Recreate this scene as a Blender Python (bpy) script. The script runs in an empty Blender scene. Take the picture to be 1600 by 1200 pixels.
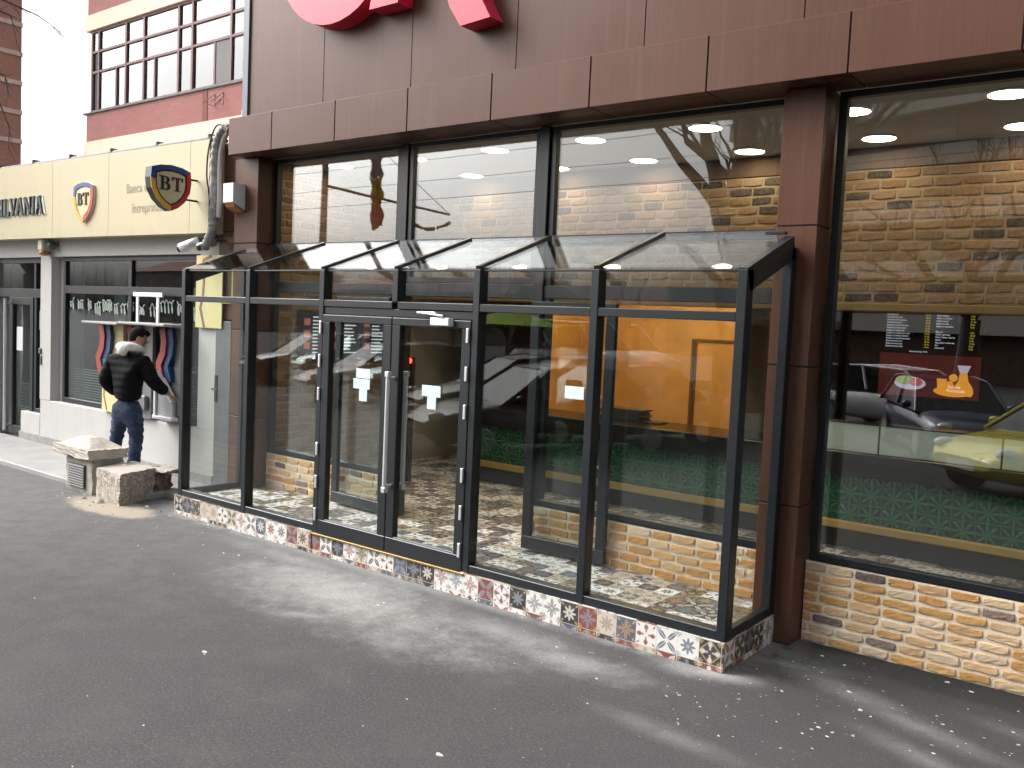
import bpy, bmesh, math, random
from math import sin, cos, pi, radians
from mathutils import Vector, Matrix
random.seed(7)
sc = bpy.context.scene
COL = sc.collection

# ------------------------------------------------------------------ shader helpers
class V:
    def __init__(s, nt, sock): s.nt, s.k = nt, sock
    def _m(s, op, *a):
        n = s.nt.nodes.new('ShaderNodeMath'); n.operation = op
        for i, x in enumerate((s,) + a):
            if isinstance(x, V): s.nt.links.new(x.k, n.inputs[i])
            else: n.inputs[i].default_value = x
        return V(s.nt, n.outputs[0])
    def __add__(s, o): return s._m('ADD', o)
    __radd__ = __add__
    def __sub__(s, o): return s._m('SUBTRACT', o)
    def __rsub__(s, o): return (s * -1) + o
    def __mul__(s, o): return s._m('MULTIPLY', o)
    __rmul__ = __mul__
    def __truediv__(s, o): return s._m('DIVIDE', o)
    def __pow__(s, o): return s._m('POWER', o)
    def abs(s): return s._m('ABSOLUTE')
    def floor(s): return s._m('FLOOR')
    def fract(s): return s._m('FRACT')
    def sin(s): return s._m('SINE')
    def cos(s): return s._m('COSINE')
    def sqrt(s): return s._m('SQRT')
    def min(s, o): return s._m('MINIMUM', o)
    def max(s, o): return s._m('MAXIMUM', o)
    def lt(s, o): return s._m('LESS_THAN', o)
    def gt(s, o): return s._m('GREATER_THAN', o)
    def atan2(s, o): return s._m('ARCTAN2', o)
    def clamp(s): return s.max(0.0).min(1.0)
    def step(s, a, b):
        n = s.nt.nodes.new('ShaderNodeMapRange'); n.interpolation_type = 'SMOOTHSTEP'
        s.nt.links.new(s.k, n.inputs['Value'])
        n.inputs['From Min'].default_value = a; n.inputs['From Max'].default_value = b
        return V(s.nt, n.outputs[0])
class Mat:
    def __init__(s, name, color=None, rough=.5, metal=0., spec=None):
        s.m = bpy.data.materials.new(name); s.m.use_nodes = True
        s.nt = s.m.node_tree; s.b = s.nt.nodes['Principled BSDF']; s.out = s.nt.nodes['Material Output']
        if color is not None: s.set('Base Color', color)
        s.set('Roughness', rough); s.set('Metallic', metal)
        if spec is not None: s.set('Specular IOR Level', spec)
    def set(s, k, v):
        i = s.b.inputs[k]
        if isinstance(v, V): s.nt.links.new(v.k, i)
        elif isinstance(v, bpy.types.NodeSocket): s.nt.links.new(v, i)
        elif isinstance(v, (tuple, list)): i.default_value = (*v[:3], 1.0)
        else: i.default_value = v
    def n(s, t): return s.nt.nodes.new(t)
    def pos(s):
        g = s.n('ShaderNodeNewGeometry'); x = s.n('ShaderNodeSeparateXYZ'); s.nt.links.new(g.outputs['Position'], x.inputs[0])
        return [V(s.nt, o) for o in x.outputs]
    def objco(s):
        g = s.n('ShaderNodeTexCoord'); x = s.n('ShaderNodeSeparateXYZ'); s.nt.links.new(g.outputs['Object'], x.inputs[0])
        return [V(s.nt, o) for o in x.outputs]
    def vec(s, x, y, z):
        c = s.n('ShaderNodeCombineXYZ')
        for i, q in enumerate((x, y, z)):
            if isinstance(q, V): s.nt.links.new(q.k, c.inputs[i])
            else: c.inputs[i].default_value = q
        return c.outputs[0]
    def noise(s, scale, detail=4, rough=.6, vec=None, out='Fac', dist=0):
        n = s.n('ShaderNodeTexNoise'); n.inputs['Scale'].default_value = scale
        n.inputs['Detail'].default_value = detail; n.inputs['Roughness'].default_value = rough; n.inputs['Distortion'].default_value = dist
        if vec is None: vec = s.n('ShaderNodeNewGeometry').outputs['Position']
        s.nt.links.new(vec, n.inputs['Vector'])
        return V(s.nt, n.outputs[out])
    def voro(s, scale, vec=None, out='Distance', feature='F1'):
        n = s.n('ShaderNodeTexVoronoi'); n.inputs['Scale'].default_value = scale; n.feature = feature
        if vec is None: vec = s.n('ShaderNodeNewGeometry').outputs['Position']
        s.nt.links.new(vec, n.inputs['Vector'])
        return V(s.nt, n.outputs[out])
    def white(s, vec):
        n = s.n('ShaderNodeTexWhiteNoise'); s.nt.links.new(vec, n.inputs['Vector'])
        x = s.n('ShaderNodeSeparateXYZ'); s.nt.links.new(n.outputs['Color'], x.inputs[0])
        return [V(s.nt, o) for o in x.outputs]
    def mix(s, f, a, b, mode='MIX'):
        n = s.n('ShaderNodeMix'); n.data_type = 'RGBA'; n.blend_type = mode; n.clamp_factor = True
        for i, q in ((0, f), (6, a), (7, b)):
            if isinstance(q, V): s.nt.links.new(q.k, n.inputs[i])
            elif i == 0: n.inputs[0].default_value = q
            else: n.inputs[i].default_value = (*q[:3], 1)
        return V(s.nt, n.outputs[2])
    def attr(s, name):
        a = s.n('ShaderNodeAttribute'); a.attribute_name = name
        return V(s.nt, a.outputs['Color'])
    def bump(s, h, strength=.3, dist=.01):
        b = s.n('ShaderNodeBump'); b.inputs['Strength'].default_value = strength; b.inputs['Distance'].default_value = dist
        s.nt.links.new(h.k, b.inputs['Height']); s.nt.links.new(b.outputs[0], s.b.inputs['Normal'])
    def emit(s, color, strength):
        s.set('Emission Color', color); s.set('Emission Strength', strength)

# ------------------------------------------------------------------ mesh helpers
class MB:
    def __init__(s): s.v, s.f, s.c, s.sm = [], [], [], []
    def add(s, vs, fs, col=None, smooth=False):
        o = len(s.v); s.v += [tuple(p) for p in vs]
        for f in fs: s.f.append(tuple(o + i for i in f)); s.c.append(col); s.sm.append(smooth)
        return s
    def box(s, x0, x1, y0, y1, z0, z1, col=None):
        v = [(x, y, z) for z in (z0, z1) for y in (y0, y1) for x in (x0, x1)]
        return s.add(v, [(0,2,3,1), (4,5,7,6), (0,1,5,4), (2,6,7,3), (0,4,6,2), (1,3,7,5)], col)
    def bbox(s, x0, x1, y0, y1, z0, z1, b=.004, col=None):
        """box with chamfered edges"""
        bm = bmesh.new(); bmesh.ops.create_cube(bm, size=1)
        for v in bm.verts: v.co = Vector(((x0+x1)/2 + v.co.x*(x1-x0), (y0+y1)/2 + v.co.y*(y1-y0), (z0+z1)/2 + v.co.z*(z1-z0)))
        bmesh.ops.bevel(bm, geom=bm.edges[:], offset=b, segments=1, affect='EDGES')
        s.bm(bm, col); return s
    def bm(s, bm, col=None, smooth=False):
        bm.verts.index_update(); s.add([v.co[:] for v in bm.verts], [[q.index for q in f.verts] for f in bm.faces], col, smooth); bm.free()
    def prism(s, pts, ax, d0, d1, col=None):
        """polygon pts (a,b) extruded along axis ax: x:(y,z) y:(x,z) z:(x,y)"""
        def P(a, b, d): return {'x': (d, a, b), 'y': (a, d, b), 'z': (a, b, d)}[ax]
        n = len(pts)
        v = [P(a, b, d0) for a, b in pts] + [P(a, b, d1) for a, b in pts]
        area = sum(pts[i][0]*pts[(i+1) % n][1] - pts[(i+1) % n][0]*pts[i][1] for i in range(n))
        flip = (area > 0) == (ax == 'y')
        if d1 < d0: flip = not flip
        f = [tuple(reversed(range(n))), tuple(range(n, 2*n))] + [(i, (i+1) % n, n+(i+1) % n, n+i) for i in range(n)]
        if flip: f = [tuple(reversed(q)) for q in f]
        return s.add(v, f, col)
    def quadprism(s, A, B, C, D, n, t, col=None):
        """plate A,B,C,D thickened along vector n by t"""
        n = Vector(n).normalized()*t
        v = [Vector(p) for p in (A, B, C, D)]; v += [p + n for p in v]
        return s.add(v, [(3,2,1,0), (4,5,6,7), (0,1,5,4), (1,2,6,5), (2,3,7,6), (3,0,4,7)], col)
    def tube(s, path, r, n=8, col=None, cap=True, smooth=True):
        path = [Vector(p) for p in path]; R = r if isinstance(r, (list, tuple)) else [r]*len(path)
        rings = []; up = None
        for i, p in enumerate(path):
            t = (path[min(i+1, len(path)-1)] - path[max(i-1, 0)]).normalized()
            if up is None: up = t.orthogonal().normalized()
            up = (up - t*up.dot(t)).normalized(); w = t.cross(up)
            rings.append([p + (up*cos(2*pi*k/n) + w*sin(2*pi*k/n))*R[i] for k in range(n)])
        v = [q for g in rings for q in g]; f = []
        for i in range(len(path)-1):
            for k in range(n):
                a, b = i*n+k, i*n+(k+1) % n; f.append((a, b, b+n, a+n))
        s.add(v, f, col, smooth)
        if cap: s.add(rings[0], [tuple(reversed(range(n)))], col); s.add(rings[-1], [tuple(range(n))], col)
        return s
    def cyl(s, p0, p1, r0, r1=None, n=16, col=None): return s.tube([p0, p1], [r0, r0 if r1 is None else r1], n, col)
    def disc(s, c, r, z, n=24):
        return s.add([(c[0]+r*cos(2*pi*k/n), c[1]+r*sin(2*pi*k/n), z) for k in range(n)], [tuple(reversed(range(n)))])
    def ball(s, c, r, seg=12, col=None, scale=(1,1,1)):
        bm = bmesh.new(); bmesh.ops.create_uvsphere(bm, u_segments=seg, v_segments=max(6, seg*2//3), radius=r)
        for v in bm.verts: v.co = Vector((v.co.x*scale[0]+c[0], v.co.y*scale[1]+c[1], v.co.z*scale[2]+c[2]))
        s.bm(bm, col, True); return s
    def ribbon(s, pts, w, ax, d0, d1, col=None):
        """flat stroke of half-widths w along 2-D pts, extruded along ax"""
        W = w if isinstance(w, (list, tuple)) else [w]*len(pts)
        L, R = [], []
        for i, p in enumerate(pts):
            a, b = pts[max(i-1, 0)], pts[min(i+1, len(pts)-1)]
            tx, ty = b[0]-a[0], b[1]-a[1]; l = math.hypot(tx, ty) or 1
            nx, ny = -ty/l*W[i], tx/l*W[i]; L.append((p[0]+nx, p[1]+ny)); R.append((p[0]-nx, p[1]-ny))
        for i in range(len(pts)-1):
            s.prism([R[i], R[i+1], L[i+1], L[i]], ax, d0, d1, col)
        return s
def root_loc(o):
    while o.parent: o = o.parent
    return o.location
def obj(name, mb, mat, parent=None, label=None, kind=None, smooth=None, weld=False):
    me = bpy.data.meshes.new(name)
    off = root_loc(parent) if parent else Vector((0, 0, 0))
    me.from_pydata([(x-off.x, y-off.y, z-off.z) for x, y, z in mb.v], [], mb.f)
    if any(c is not None for c in mb.c):
        ca = me.color_attributes.new('Col', 'FLOAT_COLOR', 'CORNER'); d = []
        for p, c in zip(me.polygons, mb.c):
            c = c or (.5, .5, .5)
            for _ in p.loop_indices: d += [c[0], c[1], c[2], 1.]
        ca.data.foreach_set('color', d)
    sm = [bool(x) for x in mb.sm] if smooth is None else [smooth]*len(mb.f)
    me.polygons.foreach_set('use_smooth', sm)
    if weld:
        bm = bmesh.new(); bm.from_mesh(me); bmesh.ops.remove_doubles(bm, verts=bm.verts, dist=1e-5); bm.to_mesh(me); bm.free()
    me.update()
    ms = mat if isinstance(mat, (list, tuple)) else [mat]
    for m in ms: me.materials.append(m.m)
    o = bpy.data.objects.new(name, me); COL.objects.link(o)
    if parent: o.parent = parent
    if label: o['label'] = label
    if kind: o['kind'] = kind
    return o
def thing(name, label, cat, loc=(0, 0, 0), group=None):
    o = bpy.data.objects.new(name, None); COL.objects.link(o); o.location = loc; o.empty_display_size = .1
    o['label'] = label; o['category'] = cat
    if group: o['group'] = group
    return o
def tag(o, label, cat, group=None):
    o['label'] = label; o['category'] = cat
    if group: o['group'] = group
    return o
def struct(name, mb, mat): return obj(name, mb, mat, kind='structure')
def dup(root, loc, rotz=0, label=None, scale=None):
    r = root.copy(); COL.objects.link(r); r.location = loc; r.rotation_euler = (0, 0, rotz)
    if scale: r.scale = (scale,)*3
    if label: r['label'] = label
    for ch in list(root.children):
        c = ch.copy(); COL.objects.link(c); c.parent = r
        for g in list(ch.children):
            d = g.copy(); COL.objects.link(d); d.parent = c
    return r
def text_mb(lines, size, plane, mb=None, depth=.002, col=None, font_scale_x=1.):
    """lines: [(text, a, b)] set with the built-in font; plane: function (a,b,d)->xyz"""
    mb = mb or MB(); cu = bpy.data.curves.new('lettering', 'FONT'); cu.size = size; cu.resolution_u = 2
    tmp = bpy.data.objects.new('lettering_source', cu)
    COL.objects.link(tmp)
    for t, a, b in lines:
        cu.body = t
        dg = bpy.context.evaluated_depsgraph_get(); dg.update(); me = tmp.evaluated_get(dg).to_mesh()
        mb.add([plane(a + v.co.x*font_scale_x, b + v.co.y, depth) for v in me.vertices], [tuple(p.vertices) for p in me.polygons], col)
        tmp.evaluated_get(dg).to_mesh_clear()
    bpy.data.objects.remove(tmp); bpy.data.curves.remove(cu)
    return mb
# serif glyphs as strokes: (points, half widths); unit height, returns advance
TH, TN = .085, .032
def _arc(cx, cy, rx, ry, a0, a1, n=10): return [(cx+rx*cos(radians(a0+(a1-a0)*i/n)), cy+ry*sin(radians(a0+(a1-a0)*i/n))) for i in range(n+1)]
def _serif(x, y, w=.14): return ([(x-w, y), (x+w, y)], TN*.8)
GL = {
 'I': ([([(.17, .02), (.17, .98)], TH), _serif(.17, .03), _serif(.17, .97)], .40),
 'L': ([([(.17, .02), (.17, .98)], TH), _serif(.17, .97), ([(.03, .03), (.6, .03)], TN), ([(.6, .0), (.62, .28)], TN)], .68),
 'V': ([([(.1, .97), (.38, .02)], TH), ([(.38, .02), (.64, .97)], TN), _serif(.1, .97, .12), _serif(.64, .97, .11)], .76),
 'A': ([([(.1, .03), (.37, .98)], TN), ([(.37, .98), (.65, .03)], TH), ([(.2, .34), (.56, .34)], TN), _serif(.1, .03, .11), _serif(.65, .03, .13)], .80),
 'N': ([([(.14, .02), (.14, .97)], TN), ([(.14, .95), (.66, .04)], TH), ([(.66, .03), (.66, .97)], TN), _serif(.14, .03, .11), _serif(.1, .97, .1), _serif(.66, .97, .11)], .84),
 'S': ([(_arc(.32, .74, .21, .23, 20, 270, 12) + _arc(.32, .27, .23, .24, 90, -160, 12), [TN]*4 + [.05]*4 + [TH]*10 + [.05]*4 + [TN]*4), ([(.53, .72), (.53, .96)], TN*.8), ([(.09, .05), (.09, .3)], TN*.8)], .66),
 'B': ([([(.2, .02), (.2, .98)], .1), _serif(.16, .03, .16), _serif(.16, .97, .16), (_arc(.34, .74, .2, .22, 90, -90), [TN]*2+[.06, .08, .09, .09, .09, .08, .06]+[TN]*2), (_arc(.36, .27, .24, .24, 90, -90), [TN]*2+[.07, .09, .1, .1, .1, .09, .07]+[TN]*2), ([(.2, .965), (.36, .965)], TN), ([(.2, .515), (.38, .515)], TN), ([(.2, .035), (.38, .035)], TN)], .76),
 'T': ([([(.36, .02), (.36, .98)], .1), _serif(.36, .03, .18), ([(.03, .955), (.69, .955)], .04), ([(.05, .72), (.05, .98)], TN), ([(.67, .72), (.67, .98)], TN)], .74),
}
def serif_word(mb, word, a, b, h, plane_ax, d0, d1, sx=1., col=None):
    """plane_ax 'y': a = x; 'x': a = y"""
    k = 0
    for ch in word:
        st, adv = GL[ch]
        for pts, w in st:
            k += 1
            W = [q*h*min(1, sx*1.05) for q in w] if isinstance(w, list) else w*h*min(1, sx*1.05)
            mb.ribbon([(a + x*h*sx, b + y*h) for x, y in pts], W, plane_ax, d0, d1 + (-1 if d1 < d0 else 1)*(k % 7)*.0004, col)
        a += adv*h*sx
    return a
SKY, EXPO = .15, 1.25
CAMR = (0.660390, -0.067218, 0.045045)
# ------------------------------------------------------------------ materials
M = {}
def simple(name, color, rough=.5, metal=0., spec=None, var=.0, scale=8., bump=0.):
    m = Mat(name, color, rough, metal, spec)
    if var:
        n = m.noise(scale, 5, .65)
        m.set('Base Color', m.mix(n.step(.3, .72), [c*(1-var) for c in color], [min(1, c*(1+var)) for c in color]))
    if bump: m.bump(m.noise(scale*6, 4), bump, .004)
    M[name] = m; return m
def glass(name, tint=(.86, .9, .88), f0=.09, rough=0., power=5.):
    m = Mat(name); nt = m.nt; nt.nodes.remove(m.b)
    g = m.n('ShaderNodeNewGeometry'); d = m.n('ShaderNodeVectorMath'); d.operation = 'DOT_PRODUCT'
    nt.links.new(g.outputs['Incoming'], d.inputs[0]); nt.links.new(g.outputs['Normal'], d.inputs[1])
    c = V(nt, d.outputs['Value']).abs(); fr = (((1.0 - c) ** power)*(1-f0) + f0).clamp()
    t = m.n('ShaderNodeBsdfTransparent'); t.inputs[0].default_value = (*tint, 1)
    gl = m.n('ShaderNodeBsdfGlossy'); gl.inputs['Roughness'].default_value = rough; gl.inputs[0].default_value = (.96, .98, 1, 1)
    # float glass is never quite flat
    b = m.n('ShaderNodeBump'); b.inputs['Strength'].default_value = .12; b.inputs['Distance'].default_value = .004
    w = m.noise(1.6, 1, .5); nt.links.new(w.k, b.inputs['Height']); nt.links.new(b.outputs[0], gl.inputs['Normal'])
    mx = m.n('ShaderNodeMixShader'); nt.links.new(fr.k, mx.inputs[0]); nt.links.new(t.outputs[0], mx.inputs[1]); nt.links.new(gl.outputs[0], mx.inputs[2])
    nt.links.new(mx.outputs[0], m.out.inputs[0]); M[name] = m
glass('porch_glass', (.955, .975, .968), .034)
glass('window_glass', (.88, .90, .89), .135)
glass('roof_glass', (.96, .98, .975), .02, power=6.5)
glass('bay_glass', (.91, .93, .92), .088)
glass('clear_glass', (.92, .94, .93), .088)
glass('bank_glass', (.78, .82, .81), .06)
simple('anthracite', (.010, .013, .0165), .38, 0, .5, .12, 3)
# brown composite cladding with a fine vertical grain
m = Mat('cladding', None, .36); x, y, z = m.pos()
gr = m.noise(1., 5, .7, m.vec(x*70, y*70, z*1.6)); big = m.noise(.9, 3)
c = m.mix(gr.step(.3, .72), (.086, .036, .0215), (.099, .044, .0265)); c = m.mix(big.step(.3, .7), c, m.mix(.12, c, (.2, .12, .1)))
st2 = m.noise(1., 4, .65, m.vec(x*9, y*9, z*.35)); c = m.mix(st2.step(.52, .8)*.16, c, (.20, .15, .12)); m.set('Base Color', c); m.set('Roughness', .33 + gr*.06 + st2*.06); m.set('Specular IOR Level', .25); M['cladding'] = m
simple('joint', (.012, .009, .008), .8)
# brick slips: colour per slip comes with the mesh, mottled here
m = Mat('brick', None, .9); a = m.attr('Col'); n1 = m.noise(38, 6, .7); n2 = m.noise(160, 3)
c = m.mix(n1.step(.35, .75), a, m.mix(.25, a, (.66, .52, .38))); c = m.mix((n2.step(.55, .8))*.35, c, (.10, .07, .05))
m.set('Base Color', c); m.bump(n1*.6 + n2*.5, .5, .006); m.set('Specular IOR Level', .2); M['brick'] = m
# patchwork cement tiles
def tile_mat(name, ua, va, u0=0., v0=0., s=.152, rough=.35, flip=0, muted=False):
    m = Mat(name, None, rough); P = m.pos(); u = (P[ua] - u0)/s; v = (P[va] - v0)/s
    iu, iv = u.floor(), v.floor(); r1, r2, r3 = m.white(m.vec(iu, iv, 3.7 + flip)); r4, r5, r6 = m.white(m.vec(iu, iv, 11.3 + flip))
    px, py = u - iu - .5, v - iv - .5; ax, ay = px.abs(), py.abs()
    r = (px*px + py*py).sqrt(); th = py.atan2(px); hi, lo = ax.max(ay), ax.min(ay)
    c2, s2, c4, c8 = (th*2.).cos().abs(), (th*2.).sin().abs(), (th*4.).cos().abs(), (th*8.).cos()
    e = .035
    ss = lambda d: (d*-1.).step(-e, e)                       # soft inside of d < 0
    daisy = ss(r - (.26 + c8*.1)) * (1.0 - ss(r - .07))
    palm = (ss(r - (c2 ** 3.)*.46)*(1.0 - ss(r - .08)) + ss(r - (s2 ** 9.)*.34)).clamp() * (1.0 - ss(((r*38. + c4*2.).sin() - .1).abs() - .25)*.8)
    diag = (ss(r - (s2 ** 2.2)*.56) * (1.0 - ss((ax - ay).abs() - .018)) * (1.0 - ss(r - .1))).clamp()
    flor = (ss(lo - .035)*ss(hi - .44)*(1.0 - ss(hi - .1)) + ss(((hi - .33)*(hi - .33) + lo*lo).sqrt() - .1)).clamp()
    dx, dy = 0.5 - ax, 0.5 - ay; dc = (dx*dx + dy*dy).sqrt()
    tc = dy.atan2(dx); corner = (ss(dc - ((tc*6.).cos().abs()*.13 + .09))*(1.0 - ss((dc - .105).abs() - .012))).clamp(); sprig = (ss(((dx - dy).abs()*1.6 + (dc - .17).abs()) - .11)).clamp()
    lattice = ss(((ax + ay) - .5).abs() - .03)
    daisy = daisy*(1.0 - ss((th*8.).sin().abs()*r - .018)*r.step(.1, .14)*.9); palm = palm*(1.0 - ss(lo - .011)*r.step(.12, .2)*.9)
    A = r1.lt(.27); B = r1.gt(.27)*r1.lt(.55); C = r1.gt(.55)*r1.lt(.8); D = r1.gt(.8)
    mot = (A*daisy + B*palm + C*diag + D*flor).clamp()
    acc = (r2.lt(.55)*corner + r2.gt(.55)*sprig + A*ss(r - .05) + D*r3.gt(.5)*lattice).clamp()
    light = r4.lt(.56); W = (.78, .77, .74) if muted else (.66, .65, .62)
    dk = m.mix(r5.lt(.34), m.mix(r5.gt(.67), (.045, .038, .034), (.095, .105, .135)), (.20, .062, .040))
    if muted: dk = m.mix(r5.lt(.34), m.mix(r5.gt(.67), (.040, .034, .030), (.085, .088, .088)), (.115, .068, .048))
    bg = m.mix(light, dk, m.mix(r6.gt(.75), W, (.52, .45, .36)))
    fl = m.mix(r6.lt(.3), m.mix(r6.lt(.55), m.mix(r6.lt(.78), (.32, .27, .22), (.05, .045, .045)), (.10, .12, .17)), (.24, .06, .045))
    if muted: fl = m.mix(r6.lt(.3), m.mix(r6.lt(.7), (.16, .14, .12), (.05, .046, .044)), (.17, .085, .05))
    fd = m.mix(r6.lt(.4), m.mix(r6.lt(.7), (.55, .53, .49), (.38, .26, .12)), (.22, .25, .31))
    al = m.mix(r3.lt(.4), m.mix(r3.lt(.7), (.16, .19, .26), (.06, .05, .05)), (.30, .09, .06)); ad = m.mix(r3.lt(.5), (.45, .33, .16), (.5, .47, .42))
    c = m.mix(mot*.95, bg, m.mix(light, fd, fl)); c = m.mix(acc*.9, c, m.mix(light, ad, al))
    g = ax.max(ay).gt(.488); c = m.mix(g, c, (.48, .47, .45))
    w = m.noise(14, 5); c = m.mix(w.step(.45, .8)*.22, c, (.42, .40, .37))
    m.set('Base Color', c); m.set('Roughness', w*.25 + (rough - .1)); M[name] = m
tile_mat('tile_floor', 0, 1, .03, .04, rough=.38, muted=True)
tile_mat('tile_front', 0, 2, -.03, .035, flip=5., rough=.4)
tile_mat('tile_side', 1, 2, .0, .035, flip=9., rough=.4)
# asphalt: aggregate, lighter patches and a broad tone gradient, pale cement dust by the building site
m = Mat('asphalt', None, .9); x, y, z = m.pos()
ag = m.voro(210, out='Color'); sep = m.n('ShaderNodeSeparateXYZ'); m.nt.links.new(ag.k, sep.inputs[0]); st = V(m.nt, sep.outputs[0])
fine = m.noise(300, 3, .7); mid = m.noise(2.2, 6, .7); big = m.noise(.45, 4, .6)
sp2 = m.noise(62, 3, .75); c = m.mix(st.step(.2, .95), (.028, .028, .030), (.068, .068, .069)); c = m.mix(sp2.step(.53, .66)*.75, c, (.115, .114, .113)); c = m.mix(sp2.step(.47, .36)*.8, c, (.028, .028, .029)); c = m.mix(fine.step(.35, .7)*.5, c, (.030, .030, .032))
d1 = m.noise(.8, 3, .5, m.vec(x*.9, y*1.5, z)); d2 = m.noise(5, 6, .75); d3 = m.noise(46, 4, .8)
c = m.mix(mid.step(.42, .72)*.3, c, (.085, .084, .083)); c = m.mix((x*-.13 + y*.22 + .9 + d2*.7).step(.3, 1.5)*.85, c, (.132, .131, .131)); c = m.mix(d2.step(.58, .40)*.2, c, (.034, .034, .036)); c = m.mix(big.step(.45, .75)*.3, c, (.045, .045, .048))  # broad gradient: lighter towards the left and the building

def patch(cx, cy, rx, ry, k=0.):                      # a swept heap of pale cement dust
    u, v = (x - cx)*math.cos(k) + (y - cy)*math.sin(k), (y - cy)*math.cos(k) - (x - cx)*math.sin(k)
    return (((u*u)/(rx*rx) + (v*v)/(ry*ry)).sqrt() + (d2 - .5)*1.9 + (d1 - .5)*.9).step(1.35, -.25)
dust = patch(3.3, -.62, 1.6, .62, -.08)*.85
for q in ((2.2, -.25, 1.0, .22, 0.), (4.6, -.40, .9, .26, 0.), (3.42, -1.12, .36, .11, .5), (5.3, -.5, .6, .2, .1), (5.95, -.08, .35, .14, .3)): dust = dust.max(patch(*q)*.6)
dust = (dust + (y*-1.).step(.16, .0)*x.step(-.3, .2)*x.step(6.4, 6.05)*d2.step(.3, .6)*.5)*(d3.step(.2, .6)*.6 + .4)
dust2 = patch(6.75, .28, .5, .15, -.3)*.5
for q in ((7.2, .05, .7, .12, -.35), (7.35, -.35, .5, .12, -.4), (6.2, -1.0, .55, .11, -.1), (7.9, .3, .6, .12, -.2), (6.35, .45, .3, .08, .2)): dust2 = dust2.max(patch(*q)*.38)
dust2 = dust2*(d3.step(.2, .6)*.6 + .4)*(d2.step(.35, .6)*.6 + .35)
sp = m.noise(30, 4, .7).step(.63, .70)*m.noise(2.6, 3).step(.44, .60)*.6*(y*-1.).step(3.6, .2)*x.step(.5, 3.)
tar = (y + (d2 - .5)*.25).step(.58, .72)*x.step(6.1, 6.3)*(1.0 - sp*.8); dark_right = (y + x*.35).step(.9, 2.4)*(x + y*.6).step(5.2, 6.6)               # fresh black strip along the brick wall; darker asphalt over the right-hand area
cream = ((x + .7)*(x + .7)*1.1 + (y + .35)*(y + .35)*7. + d2*.9).step(1.15, .75)*d1.step(.25, .45)
c = m.mix(dark_right*.5, c, (.022, .022, .023)); c = m.mix(tar*.85, c, (.014, .014, .015)); c = m.mix((dust + dust2 + sp*1.2).clamp()*.85, c, (.40, .40, .39)); c = m.mix(cream*.7, c, (.40, .34, .26))
m.set('Base Color', c); m.set('Roughness', .82 + st*.12); m.bump(st*.7 + fine*.6, .55, .006); M['asphalt'] = m
m = Mat('paving', None, .7); n = m.noise(1.8, 6, .7); m.set('Base Color', m.mix(n.step(.3, .75), (.28, .28, .277), (.36, .36, .352))); M['paving'] = m
# painted render with faint streaks
m = Mat('white_render', None, .85); x, y, z = m.pos(); n = m.noise(1., 5, .65, m.vec(x*5, y*5, z*.9)); n2 = m.noise(9, 5)
c = m.mix(n.step(.5, .85)*.5, (.53, .525, .51), (.36, .355, .335)); c = m.mix(n2.step(.62, .78)*.25, c, (.33, .32, .30)); m.set('Base Color', c); m.bump(m.noise(60, 4), .2, .004); M['white_render'] = m
simple('skirting', (.30, .30, .29), .8, var=.15)
m = Mat('sign_yellow', None, .45); x, y, z = m.pos(); n = m.noise(1., 4, .6, m.vec(x*6, y*6, z*1.2)); gm = (z - 3.0).step(.14, .0)*m.noise(7, 4).step(.3, .7)
c = m.mix(n.step(.45, .8)*.35, (.54, .475, .30), (.47, .42, .28)); m.set('Base Color', m.mix(gm*.35, c, (.40, .37, .26))); M['sign_yellow'] = m
simple('panel_yellow', (.78, .66, .34), .45, var=.06, scale=2)
simple('logo_gold', (.60, .52, .31), .4); simple('logo_blue', (.025, .06, .24), .4); simple('logo_red', (.46, .03, .03), .4); simple('machine_red', (.30, .045, .035), .5); simple('machine_blue', (.02, .06, .17), .5); simple('machine_teal', (.02, .17, .25), .5)
simple('logo_orange', (.72, .40, .04), .4); simple('logo_white', (.75, .74, .70), .45); simple('logo_black', (.012, .012, .012), .4)
simple('letter_green', (.035, .055, .055), .5); simple('letter_brown', (.33, .27, .17), .6); simple('letter_red', (.68, .03, .075), .42, var=.08, scale=4)
simple('steel', (.55, .56, .57), .28, .9); simple('steel_satin', (.62, .63, .64), .42, .55); simple('white_plastic', (.74, .75, .77), .4)
simple('amber', (.45, .17, .04), .3); simple('sticker', (.62, .76, .82), .5); simple('paper', (.74, .77, .80), .7)
simple('rubber', (.015, .015, .015), .7); simple('zinc', (.10, .105, .11), .6, .1, var=.2); simple('hose', (.34, .33, .31), .7, var=.35, scale=14)
simple('cream_paint', (.82, .62, .48), .8, var=.07, scale=2); simple('window_frame_brown', (.19, .105, .105), .6)
# red-brown brick of the flats
def flat_brick(name, ua, c1, c2, mortar, sc=1.):
    m = Mat(name, None, .9); P = m.pos()
    b = m.n('ShaderNodeTexBrick'); m.nt.links.new(m.vec(P[ua], P[2], 0.), b.inputs['Vector'])
    b.inputs['Color1'].default_value = (*c1, 1); b.inputs['Color2'].default_value = (*c2, 1); b.inputs['Mortar'].default_value = (*mortar, 1)
    b.inputs['Scale'].default_value = 1.; b.inputs['Brick Width'].default_value = .25*sc; b.inputs['Row Height'].default_value = .075*sc; b.inputs['Mortar Size'].default_value = .01*sc
    n = m.noise(1.2, 5); m.set('Base Color', m.mix(n.step(.35, .75)*.4, V(m.nt, b.outputs['Color']), [q*.7 for q in c1])); M[name] = m
flat_brick('flat_brick', 0, (.36, .145, .13), (.32, .125, .115), (.26, .14, .125))
flat_brick('tower_brick', 1, (.42, .215, .155), (.37, .19, .14), (.42, .24, .18))
simple('tower_band', (.62, .52, .43), .85, var=.15, scale=3)
simple('dark_room', (.02, .022, .022), .9); simple('flat_pane_dark', (.10, .10, .10), .3)
glass('flat_glass', (.35, .38, .40), .10)
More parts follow.
